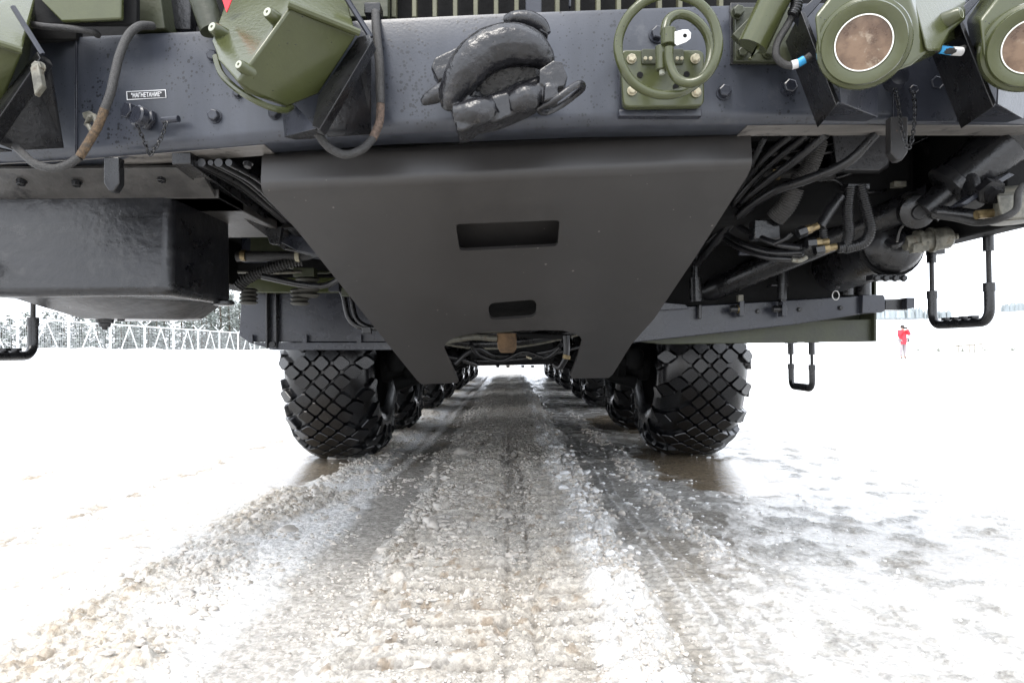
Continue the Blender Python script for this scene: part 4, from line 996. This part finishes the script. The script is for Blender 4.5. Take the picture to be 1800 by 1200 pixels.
# outside mirror-like flap hidden behind wheel
# ---- left step
def step(sx, X_, y0, y1, ztop, zbot, lab):
    s_ = empty('step', (X_, (y0+y1)/2, zbot), T); s_['label'] = lab
    rc = .045
    path = [(X_, y0, ztop), (X_, y0, zbot+rc*2)]+[(X_, y0+rc-rc*math.cos(a_), zbot+rc-rc*math.sin(a_)) for a_ in np.linspace(0, math.pi/2, 6)]
    path += [(X_, y1-rc+rc*math.sin(a_), zbot+rc-rc*math.cos(a_)) for a_ in np.linspace(0, math.pi/2, 6)]+[(X_, y1, zbot+rc*2), (X_, y1, ztop)]
    lowp = path[1:-1]; 
    lowp = [(X_, y0, zbot+.11)]+[tuple(p) for p in lowp]+[(X_, y1, zbot+.11)]
    MB().tube(lowp, .0165, 12).build('tread_bar', BLACK, s_, smooth=50)
    for yy in (y0, y1):
        MB().tube([(X_, yy, zbot+.10), (X_, yy, ztop)], .0085, 10).build('cable', BRAID, s_, smooth=50)
        MB().tube([(X_, yy, zbot+.105), (X_, yy, zbot+.135)], .019, 12).build('ferrule', BLACK, s_)
        MB().tube([(X_, yy, ztop-.07), (X_, yy, ztop)], .017, 12).build('ferrule', BLACK, s_)
        MB().box(X_-.03, X_+.03, yy-.02, yy+.02, ztop-.005, ztop+.02).build('lug', BLACK, s_)
    for k in range(4):
        yy = y0+(y1-y0)*(.26+.16*k); MB().box(X_-.012, X_+.012, yy-.012, yy+.012, zbot+.016, zbot+.026).build('stud', BLACK, s_)
    return s_
step(1, 1.66, 2.36, 2.68, 1.20, .885, 'near hanging step loop of rubber and steel cable under the right sill')
step(1, 1.66, 3.76, 4.04, .835, .575, 'lower hanging step loop behind the olive mudguard beam')
step(-1, -1.68, 2.10, 2.42, 1.10, .80, 'hanging step loop below the left cast pan')

# ---- right underbody
beam = [(1118, 562), (1135, 545), (1150, 530), (1210, 538), (1540, 518), (1540, 548), (1400, 570), (1115, 602), (1095, 602)]
polyP(beam, 3.08, .10, 'mudguard_beam', NAVY2, .004)
polyP([(1120, 600), (1160, 570), (1540, 560), (1541, 600), (1165, 605)], 3.2, .03, 'mudguard', OLIVE_D, .004)
polyP([(1537, 470), (1541, 470), (1541, 600), (1537, 600)], 3.17, .25, 'mudguard_edge', OLIVE_D, .002)
polyP([(1160, 470), (1540, 440), (1540, 560), (1160, 570)], 3.3, .03, 'mudguard_upper', OLIVE_D, .004)
polyP([(1516, 518), (1553, 518), (1556, 523), (1556, 546), (1550, 549), (1516, 551)], 3.05, .14, 'beam_socket', NAVY2, .003)
polyP([(1556, 526), (1596, 525), (1596, 545), (1556, 544)], 3.08, .08, 'beam_stub', BLACK, .003)
polyP([(1594, 523), (1608, 523), (1608, 541), (1594, 543)], 3.04, .09, 'stub_pad', NAVY2, .002)
polyP([(1150, 530), (1205, 535), (1211, 542), (1150, 546)], 3.05, .04, 'beam_gusset', NAVY2)
for x, y in ((1332, 547), (1405, 544), (1477, 541)): bolt(x, y, 3.078, 3.6, 'bolt', BLACK)
for x in (1297, 1372):
    c0 = P(x-14, 543, 3.02); c1 = P(x+10, 543, 3.02)
    prt(MB().cyl(c0, c1, px(6, 3)), 'pivot', BLACK, .002); prt(MB().cyl(P(x-1, 543, 3.02), P(x+3, 543, 3.02), px(7.5, 3)), 'bush', BRASS if x < 1300 else BLACK)
    boxP(x+3, 528, x+12, 556, 3.0, .05, 'pivot_fork', NAVY2)
    boxP(x+1, 518, x+10, 530, 3.0, .03, 'spring_clip', ALU if x < 1300 else BLACK, .001)
prt(MB().cyl(P(1224, 420, 3.0), P(1222, 488, 3.0), px(7, 3)), 'damper', BLACK); prt(MB().cyl(P(1222, 488, 3.0), P(1224, 530, 3.0), px(11, 3)), 'damper', BLACK)
boxP(1228, 535, 1234, 560, 3.04, .03, 'gusset', BLACK)
for k, (y0_, y1_, r_) in enumerate(((470, 500, 10), (500, 526, 8))): prt(MB().cyl(P(1375, y0_, 3.0), P(1375, y1_, 3.0), px(r_, 3)), 'rod_end', BLACK)
boxP(1356, 500, 1386, 503, 3.0, .05, 'rod_plate', BLACK, .001)
for x in (1488, 1517): prt(MB().cyl(P(x, 494, 3.1), P(x, 520, 3.1), px(13, 3.1)), 'bump_stop', BLACK, .003)
# engine / ceiling clutter, right
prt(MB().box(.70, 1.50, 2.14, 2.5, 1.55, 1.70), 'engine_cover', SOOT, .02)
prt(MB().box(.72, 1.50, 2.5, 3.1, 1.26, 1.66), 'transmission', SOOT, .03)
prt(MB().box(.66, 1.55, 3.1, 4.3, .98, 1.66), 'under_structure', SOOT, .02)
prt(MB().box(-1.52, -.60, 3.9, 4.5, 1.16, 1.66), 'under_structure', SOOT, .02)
def pipe(a_, b_, r, name='pipe', m=BLACK, n=20): return prt(MB().cyl(P(*a_), P(*b_), px(r, (a_[2]+b_[2])/2), n=n), name, m, .002)
pipe((1180, 540, 3.3), (1640, 345, 2.35), 21, 'drag_link')
pipe((1230, 500, 3.2), (1420, 440, 3.0), 16, 'torsion_bar')
prt(MB().lathe(P(1612, 372, 2.33), V(-.2, -1, -.3), [(-.03, px(30, 2.3)), (.01, px(30, 2.3)), (.02, px(22, 2.3)), (.022, px(14, 2.3)), (.03, px(12, 2.3))], 24), 'ball_joint', BLACK)
pipe((1628, 372, 2.3), (1690, 320, 2.25), 26, 'hydraulic_cylinder'); pipe((1672, 332, 2.25), (1765, 255, 2.2), 44, 'hydraulic_cylinder')
prt(MB().lathe(P(1672, 330, 2.25), P(1765, 255, 2.2)-P(1672, 330, 2.25), [(-.02, px(34, 2.2)), (-.01, px(47, 2.2)), (.02, px(47, 2.2)), (.03, px(40, 2.2))], 28), 'gland_nut', BLACK)
pipe((1700, 300, 2.2), (1712, 360, 2.15), 17, 'hydraulic_port')
prt(MB().lathe(P(1770, 270, 2.2), V(-.3, -1, -.5), [(-.05, px(62, 2.2)), (.0, px(60, 2.2)), (.02, px(48, 2.2)), (.03, px(46, 2.2)), (.035, px(25, 2.2))], 32), 'end_cover', BLACK)
polyP([(1688, 358), (1774, 303), (1784, 307), (1700, 360)], 2.1, .06, 'flat_bracket', NAVY2, .002)
prt(MB().lathe(P(1744, 340, 2.08), V(-.1, -1, -.7), [(-.03, px(23, 2.1)), (.0, px(23, 2.1)), (.002, px(15, 2.1)), (.025, px(14, 2.1))], 6), 'big_nut', STEEL and BLACK)
mb = MB(); c = P(1567, 428, 2.55); r = px(54, 2.55); c2 = P(1470, 470, 3.0)
prt(mb.lathe(c2, c-c2, [(-.05, r*.6), (-.02, r*.85), (0, r*.95), ((c-c2).length-.02, r), ((c-c2).length+.02, r*.98), ((c-c2).length+.05, r*.82), ((c-c2).length+.07, r*.45), ((c-c2).length+.075, r*.1)], 32), 'air_tank', BLACK)
mb = MB(); mb.tube([c+V(math.cos(a_)*r*1.04, .0, math.sin(a_)*r*1.04) for a_ in np.linspace(0, 2*math.pi, 28)], .008, 6); prt(mb, 'tank_strap', SOOT)
for x in (1540, 1556, 1573, 1588): bolt(x, 489, 2.5, 5, 'clamp_bolt', BLACK, (0, -1, 0))
boxP(1534, 482, 1590, 492, 2.52, .05, 'clamp_bar', BLACK)
for x, y in ((1471, 504), (1491, 504)): bolt(x, y, 2.9, 4, 'bolt', BLACK)
prt(MB().tube([P(1469+6*math.sin(a_), 519-8*math.cos(a_), 2.9) for a_ in np.linspace(0, 2*math.pi, 14, False)], px(1.0, 2.9), 6, closed=True), 'split_ring', STEEL)
# valve
vk = empty('drain_valve', P(1620, 420, 2.4), T)
ax_ = V(1, -.1, .12).normalized(); c = P(1590, 428, 2.40)
MB().lathe(c, ax_, [(0, px(13, 2.4)), (.04, px(14, 2.4)), (.04, px(20, 2.4)), (.055, px(21, 2.4)), (.055, px(17, 2.4)), (.085, px(17, 2.4)), (.085, px(22, 2.4)), (.097, px(22, 2.4)), (.10, px(20, 2.4)), (.145, px(19, 2.4)), (.155, px(15, 2.4)), (.157, px(5, 2.4)), (.168, px(4, 2.4)), (.17, px(6, 2.4)), (.178, px(5, 2.4))], 24).build('body', ALU, vk)
MB().prism([P(1606, 428, 2.36), P(1634, 424, 2.36), P(1634, 440, 2.36), P(1606, 444, 2.36)], (0, .03, 0)).build('port_block', ALU, vk, bevel=.003)
MB().tube([P(*q) for q in spline([(1560, 425, 2.42), (1572, 432, 2.38), (1584, 425, 2.38), (1586, 412, 2.40)], 5)], px(6, 2.4), 10).build('elbow', BLACK, vk)
MB().tube([P(*q) for q in spline([(1600, 385, 2.4), (1592, 392, 2.39), (1582, 405, 2.38), (1577, 425, 2.36)], 5)], px(2, 2.4), 6).build('wire', STEEL, vk)
# cast unit at right edge
cu = empty('regulator', P(1780, 360, 2.05), T)
MB().loft([P(x, y, 2.02) for x, y in ((1752, 345), (1830, 338), (1830, 384), (1760, 386))], [P(x, y, 2.2) for x, y in ((1752, 325), (1830, 318), (1830, 384), (1760, 386))]).build('body', ALU, cu, bevel=.006)
MB().lathe(P(1775, 385, 2.08), (0, 0, -1), [(-.05, px(24, 2.08)), (0, px(24, 2.08)), (.002, px(30, 2.08)), (.012, px(30, 2.08)), (.014, px(12, 2.08))], 20).build('flange', ALU, cu)
MB().cyl(P(1716, 378, 2.1), P(1750, 374, 2.1), px(8, 2.1)).build('union', BRASS, cu)
tubeP([(1640, 378, 2.2), (1680, 384, 2.15), (1720, 392, 2.1), (1760, 384, 2.0), (1786, 368, 1.98), (1790, 340, 1.98), (1800, 325, 1.98)], 6, 'pipe', BRAID)
pipe((1648, 372, 2.2), (1730, 382, 2.12), 12, 'pipe')
# sill lug above the step
boxP(1640, 436, 1662, 446, 2.66, .05, 'lug', BLACK)
# long black hoses from the bumper flange to the skid plate edge
for pts, r in (([(1540, 236, 2.05), (1490, 285, 2.1), (1420, 315, 2.2), (1360, 336, 2.3), (1300, 378, 2.5), (1262, 420, 2.7), (1225, 465, 3.0)], 8),
               ([(1452, 236, 2.05), (1400, 280, 2.15), (1350, 318, 2.3), (1300, 362, 2.5), (1240, 440, 2.9)], 7),
               ([(1420, 236, 2.08), (1370, 276, 2.2), (1330, 312, 2.35), (1280, 372, 2.55), (1236, 440, 2.95)], 6),
               ([(1392, 236, 2.08), (1345, 275, 2.2), (1310, 320, 2.4), (1270, 380, 2.6), (1230, 448, 3.0)], 6),
               ([(1345, 240, 2.08), (1325, 280, 2.2), (1318, 300, 2.3), (1290, 350, 2.5), (1250, 400, 2.7)], 5),
               ([(1318, 352, 2.6), (1300, 372, 2.6), (1270, 402, 2.7), (1245, 425, 2.8)], 5)):
    tubeP(pts, r, 'hose', HOSE)
rings([(1440, 246, 2.3), (1424, 292, 2.32), (1400, 320, 2.34)], 15, 4, 'canvas_duct', CANVAS, amp=.14)
rings([(1396, 330, 2.36), (1384, 358, 2.38), (1362, 384, 2.42)], 17, 4, 'canvas_duct', CANVAS, amp=.14)
mb = MB().loft([P(x, y, 2.3) for x, y in ((1462, 232), (1570, 232), (1562, 288), (1545, 300), (1480, 300), (1470, 290))], [P(x, y, 2.7) for x, y in ((1462, 232), (1570, 232), (1562, 300), (1545, 310), (1480, 310), (1470, 300))])
prt(mb, 'perforated_guard', mat('perforated_metal', (.04, .04, .043), .5, spots=(180, 1.2), bump=.6), .006)
rings([(1494, 330, 2.3), (1490, 370, 2.3), (1492, 410, 2.3), (1486, 432, 2.3), (1472, 436, 2.3)], 9, 4, 'ribbed_hose', HOSE, amp=.22)
rings([(1512, 325, 2.3), (1522, 365, 2.3), (1530, 400, 2.3), (1520, 425, 2.3), (1495, 434, 2.3), (1484, 436, 2.3)], 9, 4, 'ribbed_hose', HOSE, amp=.22)
rings([(1446, 400, 2.32), (1448, 420, 2.32)], 7, 4, 'ribbed_hose', HOSE)
tubeP([(1478, 345, 2.3), (1458, 372, 2.3), (1442, 398, 2.3)], 9, 'hose', HOSE)
for x, y, an in ((1425, 402, -.35), (1456, 436, -.18), (1442, 426, -.1)):
    dx = math.cos(an)*13; dy = math.sin(an)*13
    prt(MB().cyl(P(x-dx*1.9, y-dy*1.9, 2.3), P(x-dx*.7, y-dy*.7, 2.3), px(10, 2.3), n=6), 'hose_coupling', BLACK, .001)
    prt(MB().cyl(P(x-dx*.7, y-dy*.7, 2.3), P(x+dx*.1, y+dy*.1, 2.3), px(8, 2.3), n=6), 'hex_union', BRASS, .001)
    prt(MB().cyl(P(x+dx*.1, y+dy*.1, 2.3), P(x+dx*1.1, y+dy*1.1, 2.3), px(6.2, 2.3), n=16), 'ferrule', BRASS, .001)
for pts, r in (([(1408, 436, 2.3), (1370, 430, 2.35), (1330, 415, 2.45), (1290, 392, 2.6)], 5.5), ([(1412, 444, 2.3), (1360, 444, 2.38), (1310, 430, 2.5), (1270, 408, 2.65)], 5.5), ([(1392, 456, 2.35), (1350, 452, 2.4), (1300, 436, 2.55), (1268, 416, 2.7)], 5), ([(1392, 410, 2.3), (1380, 420, 2.32), (1362, 428, 2.35)], 4)):
    tubeP(pts, r, 'hose', HOSE)
boxP(1326, 386, 1372, 420, 2.42, .06, 'junction_box', BLACK, .004)
tubeP([(1392, 457, 2.3), (1406, 458, 2.3), (1418, 452, 2.3)], 4, 'hex_union', ALU)
boxP(1300, 440, 1330, 448, 2.6, .02, 'tab', NAVY2)
polyP([(1255, 395), (1300, 372), (1318, 355), (1305, 392)], 2.62, .02, 'gusset', NAVY2)
for a_, b_, r in (((1580, 250, 2.5), (1500, 340, 2.6), 14), ((1600, 300, 2.6), (1420, 350, 2.7), 11), ((1330, 330, 2.9), (1620, 320, 2.9), 9)): pipe(a_, b_, r, 'pipe', SOOT)
boxP(1490, 322, 1530, 332, 2.3, .05, 'manifold', BLACK, .003)
boxP(1572, 318, 1594, 328, 2.4, .03, 'fitting', ALU, .002)
polyP([(1620, 250), (1640, 250), (1700, 330), (1680, 340)], 2.55, .02, 'strut', SOOT)

rc = random.Random(77)
for i in range(16):
    x0_, y0_ = rc.uniform(.76, 1.05), rc.uniform(2.35, 2.9); z_ = rc.uniform(1.36, 1.60)
    pts = [(x0_, y0_, z_), (x0_+rc.uniform(.1, .2), y0_+rc.uniform(-.1, .1), z_+rc.uniform(-.06, .04)), (x0_+rc.uniform(.25, .4), y0_+rc.uniform(-.15, .2), z_+rc.uniform(-.08, .08)), (x0_+rc.uniform(.42, .6), y0_+rc.uniform(-.1, .3), z_+rc.uniform(-.05, .1))]
    prt(MB().tube(spline(pts, 6), rc.choice([.006, .009, .012, .018]), 10), rc.choice(['pipe', 'hose']), rc.choice([BLACK, HOSE, HOSE, BRAID]), smooth=60)
    if i % 2: prt(MB().lathe(pts[1], Vector(pts[2])-Vector(pts[1]), [(-.015, .02), (-.012, .024), (.012, .024), (.015, .02)], 6), 'union_nut', rc.choice([BLACK, ALU, BRASS]))
    if i % 3 == 0: prt(MB().box(x0_+.2, x0_+.2+rc.uniform(.04, .12), y0_, y0_+.1, z_-.02, z_+rc.uniform(.03, .1)), 'valve_block', BLACK, .004)
for i in range(4):
    x0_, y0_ = rc.uniform(-1.0, -.62), rc.uniform(2.9, 3.6); z_ = rc.uniform(1.12, 1.5)
    prt(MB().tube(spline([(x0_-.35, y0_, z_), (x0_-.1, y0_+.05, z_-.04), (x0_+.1, y0_-.02, z_+.03), (x0_+.4, y0_+.2, z_+.04)], 5), rc.choice([.006, .010, .014]), 8), 'pipe', rc.choice([BLACK, HOSE, OLIVE_D]), smooth=60)
for i in range(9):
    z_ = rc.uniform(.78, 1.1); y_ = rc.uniform(3.6, 4.6)
    prt(MB().tube(spline([(-.5, y_, z_), (-.2, y_+.1, z_-.05), (.15, y_, z_-.03), (.55, y_+.1, z_+.06)], 5), rc.choice([.008, .014, .022]), 8), 'pipe', rc.choice([BLACK, HOSE, ALU]), smooth=60)
# ------------------------------------------------------------------ fence on the left
FX, FS, FY0 = -22.0, 3.55, 30.7
fence = empty('perimeter_fence', (FX, FY0, 0)); tag(fence, 'long white wire mesh perimeter fence behind the snow bank on the left', 'fence')
def link(name, me_, loc, m=None):
    o = bpy.data.objects.new(name, me_); COL.objects.link(o); o.parent = fence; o.location = Vector(loc)-Vector(fence.location); return o
def rawmesh(mb, name, m):
    me_ = bpy.data.meshes.new(name); me_.from_pydata(mb.v, [], mb.f); me_.materials.append(m); return me_
mp_ = MB().box(-.04, .04, -.04, .04, 0, 2.55)
mp_.tube([(0, 0, 2.5), (-.25, -.30, 2.85)], .03, 4); mp_.tube([(0, 0, 2.5), (.25, .30, 2.85)], .03, 4)
post = rawmesh(mp_, 'post', FENCEW)
ft = MB()
for an in (0.3, 1.5, 2.7, 4.2): ft.tube([(0, 0, .35), (.5*math.cos(an), .5*math.sin(an), 0)], .03, 5)
foot_ = rawmesh(ft, 'post_foot', FENCEW)
rail = rawmesh(MB().box(-.03, .03, 0.05, FS-.05, 2.46, 2.53), 'rail', FENCEW)
br = MB(); br.tube([(.08, FS*.06, .0), (.08, FS*.5, 2.44)], .035, 4); br.tube([(.08, FS*.94, .0), (.08, FS*.5, 2.44)], .035, 4); brace = rawmesh(br, 'brace', FENCEW)
wm = MB()
for k in range(23): y_ = .1+k*(FS-.2)/22; wm.box(-.004, .004, y_-.005, y_+.005, .3, 2.46)
for k in range(15): z_ = .35+k*2.1/14; wm.box(-.004, .004, .05, FS-.05, z_-.005, z_+.005)
wire = rawmesh(wm, 'wire_mesh', mat('grey_wire', (.35, .36, .36), .6, var=.1))
bw_ = MB()
for k in range(3): bw_.box(-.004-.08*k, .004-.08*k, 0, FS, 2.6+.1*k-.006, 2.6+.1*k+.006)
for k in range(-2, 44):
    y_ = FY0+FS*k
    link('post', post, (FX, y_, 0)); link('rail', rail, (FX, y_, 0)); link('brace', brace, (FX, y_, 0)); link('wire_mesh', wire, (FX-.25, y_, 0))
    if k < 12: link('post_foot', foot_, (FX+.05, y_, .0))
# snow bank behind the posts
nb = 260; vs = []; fs = []
for i in range(nb):
    y_ = 8+i*.9; hh = 1.02+.22*float(fbm(np.array(y_*.9), np.array(3.), 201, 4))+.05*random.random()
    for x_, z_ in ((-30, 0), (-26, hh*.8), (-23.3, hh*.98), (-22.6, hh), (-22.25, hh*.8), (-22.12, hh*.3), (-21.9, -.02)):
        vs.append((x_+.12*random.random(), y_, z_*(.97+.05*random.random())))
for i in range(nb-1):
    for k in range(6): a_ = i*7+k; fs.append((a_, a_+1, a_+8, a_+7))
SNOWM = mat('bank_snow', (.80, .80, .81), .7, var=.04, vscale=3, bump=.4, bscale=6)
me_ = bpy.data.meshes.new('snow_bank'); me_.from_pydata(vs, [], fs); me_.materials.append(SNOWM); me_.shade_smooth()
o = bpy.data.objects.new('snow_bank', me_); COL.objects.link(o); tag(o, kind='structure')

# ------------------------------------------------------------------ trees
def tree(x, y, h, label, m, group, seed, kind=0):
    rg = random.Random(seed); t_ = empty('conifer_tree' if kind == 0 else 'bare_tree', (x, y, 0)); tag(t_, label, 'tree', group)
    MB().tube([(x, y, -.1), (x+.1, y, h*.5), (x, y, h*.97)], [h*.02, h*.013, .02], 6).build('trunk', BARK, t_)
    mb = MB()
    for k in range(int(h*85)):
        u_ = rg.random()**.8; z_ = h*(.02+.98*u_); rr = (1-u_)*h*.30+.15; a_ = rg.uniform(0, 6.28); q = rr*rg.uniform(.25, 1.05)
        c = V(x+q*math.cos(a_), y+q*math.sin(a_), z_-.25*q); s_ = rg.uniform(.12, .32)*(.6+.5*rr/ (h*.3))
        d1 = V(math.cos(a_), math.sin(a_), -.35)*s_*1.7; d2 = V(-math.sin(a_), math.cos(a_), rg.uniform(-.4, .4))*s_*.7
        mb.add([c-d1*.3, c+d2*.6, c+d1, c-d2*.6], [(0, 1, 2, 3)])
    mb.build('crown', m, t_, smooth=0)
rg = random.Random(5)
k = 0
for i in range(140):
    y_ = 24+(i//2)*1.35+rg.uniform(-.5, .5); x_ = (-25.6 if i % 2 else -29)-rg.uniform(0, 1.6)
    hgt = rg.uniform(.85, 1.2)*np.interp(y_, [26, 44, 56, 70, 120], [2.5, 3.4, 5.2, 7.0, 9.0])
    hazed = rg.random() < .4
    tree(x_, y_, hgt, 'conifer paled by painted haze in the misty wood beyond the white fence' if hazed else 'dark green conifer in the misty wood beyond the white fence', LEAF2 if hazed else LEAF, 'conifers beyond the white fence', i)
# distant rise with faint tree line on the right
vs = []; fs = []
for i in range(60):
    x_ = -60+i*12
    for j, (y_, z_) in enumerate(((170, -.3), (230, 4), (330, 12.5), (420, 15), (900, 15))):
        e_ = max(0, min(1, (x_-20)/90)); e_ = e_*e_*(3-2*e_); vs.append((x_, y_, z_*e_*(.93+.07*math.sin(i*.35+j))-.3))
for i in range(59):
    for j in range(4): a_ = i*5+j; fs.append((a_, a_+5, a_+6, a_+1))
me_ = bpy.data.meshes.new('snow_hill'); me_.from_pydata(vs, [], fs); me_.materials.append(SNOWM); me_.shade_smooth()
o = bpy.data.objects.new('snow_hill', me_); COL.objects.link(o); tag(o, kind='structure')
FARLEAF = mat('far_pale_wood', (.24, .27, .28), .9, var=.2, vscale=.05)  # pale grey-blue tone for the far wood
mb = MB()
for i in range(260):
    pxx = rg.choice([rg.uniform(1540, 1615), rg.uniform(1540, 1575), rg.uniform(1555, 1660), rg.uniform(1775, 1786)])
    c = P(pxx, 553 if pxx < 1700 else 540, 335); hh = rg.uniform(1.5, 4.5)*(1 if pxx < 1620 else .5); ww = rg.uniform(.6, 1.6)
    c.y += rg.uniform(-6, 6)
    mb.tube([(c.x, c.y, c.z-2), (c.x, c.y, c.z+hh*.4), (c.x, c.y, c.z+hh)], [ww, ww*.8, .1], 5)
o = mb.build('far_wood', FARLEAF, None, smooth=0); tag(o, 'faint pale tree line on the snowy rise at the far right', 'wood', kind='stuff')

# ------------------------------------------------------------------ barrier, weeds
D_ = 45.
bar = empty('timber_barrier', (P(1705, 618, D_).x, D_, 0)); tag(bar, 'low timber rail barrier standing in the snow at far right', 'barrier')
z0 = P(1705, 619, D_).z
MB().tube([P(1680, 608, D_), P(1726, 604.5, D_)], .045, 6).build('rail', TIMB, bar)
for x_ in (1685, 1704, 1713, 1726): MB().tube([P(x_, 606, D_), P(x_, 620, D_)], .035, 6).build('post', TIMB, bar)
for k_, (x_, y_) in enumerate(((1614, 617), (1650, 618), (1733, 617), (1780, 617), (1692, 618))):
    c = P(x_, y_, 44); mb = MB(); rg2 = random.Random(k_)
    for j in range(26):
        a_ = rg2.uniform(0, 6.28); q = rg2.uniform(.05, .28); h_ = rg2.uniform(.15, .5)
        mb.tube([c+V(q*.3*math.cos(a_), q*.3*math.sin(a_), 0), c+V(q*math.cos(a_), q*math.sin(a_), h_)], [.012, .005], 3)
    o = mb.build('dry_weed', WEED, None, smooth=0); tag(o, ['pale dry weed tuft nearest the person in red', 'pale dry weed tuft between the person and the rail barrier', 'dry weed tuft at the right end of the rail barrier', 'dry weed tuft farthest right in the snow', 'dry weed tuft under the rail barrier'][k_], 'weed', 'dry weeds in the snow')

# ------------------------------------------------------------------ person
def person():
    d = 36.; base = P(1587.5, 630, d); s = 1.78/1.75
    t_ = empty('person', base); tag(t_, 'person in a red jacket and grey trousers holding a camera to the face', 'person')
    def W(x, y, z): return base+V(x*s, y*s, z*s)
    verts = {'pelvis': (0, 0, .95, .145), 'chest': (0, .02, 1.28, .15), 'neck': (0, 0, 1.48, .06), 'hd': (0, -.02, 1.60, .085), 'top': (0, -.02, 1.70, .075),
             'hl': (-.09, 0, .90, .10), 'kl': (-.10, -.02, .50, .07), 'al': (-.10, .02, .09, .045), 'tl': (-.11, -.12, .04, .04),
             'hr': (.09, 0, .90, .10), 'kr': (.09, .0, .50, .07), 'ar': (.10, .05, .09, .045), 'tr': (.11, -.10, .04, .04),
             'sl': (-.19, 0, 1.40, .065), 'el': (-.27, -.16, 1.20, .05), 'wl': (-.10, -.24, 1.50, .035), 'fl': (-.05, -.22, 1.56, .03),
             'sr': (.19, 0, 1.40, .065), 'er': (.27, -.16, 1.22, .05), 'wr': (.10, -.24, 1.50, .035), 'fr': (.06, -.22, 1.56, .03)}
    ed = [('pelvis', 'chest'), ('chest', 'neck'), ('neck', 'hd'), ('hd', 'top'), ('pelvis', 'hl'), ('hl', 'kl'), ('kl', 'al'), ('al', 'tl'), ('pelvis', 'hr'), ('hr', 'kr'), ('kr', 'ar'), ('ar', 'tr'),
          ('chest', 'sl'), ('sl', 'el'), ('el', 'wl'), ('wl', 'fl'), ('chest', 'sr'), ('sr', 'er'), ('er', 'wr'), ('wr', 'fr')]
    def skin(name, keys, edges, m, grow=0., root=None):
        ix = {k_: i for i, k_ in enumerate(keys)}
        me_ = bpy.data.meshes.new(name); me_.from_pydata([W(*verts[k_][:3]) for k_ in keys], [(ix[a_], ix[b_]) for a_, b_ in edges], []); me_.materials.append(m)
        o = bpy.data.objects.new(name, me_); COL.objects.link(o)
        o.modifiers.new('skin', 'SKIN').use_smooth_shade = True
        for i, k_ in enumerate(keys): me_.skin_vertices[0].data[i].radius = (verts[k_][3]*s+grow,)*2; me_.skin_vertices[0].data[i].use_root = (k_ == (root or keys[0]))
        ss = o.modifiers.new('sub', 'SUBSURF'); ss.levels = 2; ss.render_levels = 2
        adopt(o, t_); return o
    keys = list(verts); skin('body', keys, ed, SKIN, 0, 'pelvis')
    jk = ['pelvis', 'chest', 'sl', 'el', 'wl', 'sr', 'er', 'wr']; skin('jacket', jk, [('pelvis', 'chest'), ('chest', 'sl'), ('sl', 'el'), ('el', 'wl'), ('chest', 'sr'), ('sr', 'er'), ('er', 'wr')], REDJ, .035, 'pelvis')
    tk_ = ['pelvis', 'hl', 'kl', 'al', 'hr', 'kr', 'ar']; skin('trousers', tk_, [('pelvis', 'hl'), ('hl', 'kl'), ('kl', 'al'), ('pelvis', 'hr'), ('hr', 'kr'), ('kr', 'ar')], TROUS, .015, 'pelvis')
    MB().tube([W(0, 0, .74), W(0, 0, .86), W(0, 0, 1.05), W(0, .01, 1.3)], [.20*s, .215*s, .20*s, .19*s], 14, ell=.8).build('jacket_skirt', REDJ, t_, smooth=60)
    MB().ball(W(0, .015, 1.645), .105*s, 14, 8, (1, 1.05, 1.05)).build('hair', HAIR, t_, smooth=60)
    for sx in (-1, 1): MB().ball(W(sx*.10, -.04, .05), .08*s, 10, 6, (.7, 1.5, .6)).build('boot', BOOT, t_, smooth=60)
    MB().ball(W(0, -.10, 1.60), .018*s, 8, 6).build('nose', SKIN, t_)
    c_ = empty('hand_camera', W(-.02, -.22, 1.58)); tag(c_, 'small black camera held up by the person in red', 'camera')
    MB().box(*(W(-.13, 0, 0).x, W(.09, 0, 0).x, W(0, -.27, 0).y, W(0, -.19, 0).y, W(0, 0, 1.53).z, W(0, 0, 1.62).z)).build('camera_body', CAMB, c_, bevel=.006)
    MB().cyl(W(-.03, -.27, 1.575), W(-.03, -.38, 1.575), .04).build('lens_barrel', CAMB, c_)
    b_ = empty('shoulder_bag', W(.26, .05, .95)); tag(b_, 'small dark bag hanging at the hip of the person in red', 'bag')
    MB().prism([W(.20, -.08, .88), W(.32, -.08, .86), W(.33, -.08, 1.02), W(.21, -.08, 1.06)], (0, .2, 0)).build('bag_body', CAMB, b_, bevel=.02)
    MB().tube([W(.25, -.0, 1.04), W(.14, .14, 1.3), W(-.05, .14, 1.45)], .012, 6).build('strap', CAMB, b_)
person()
bpy.context.view_layer.update()
print('TRIS', sum(len(o.data.loop_triangles) if False else len(o.data.polygons) for o in COL.objects if o.type == 'MESH'), 'objs', len(COL.objects))
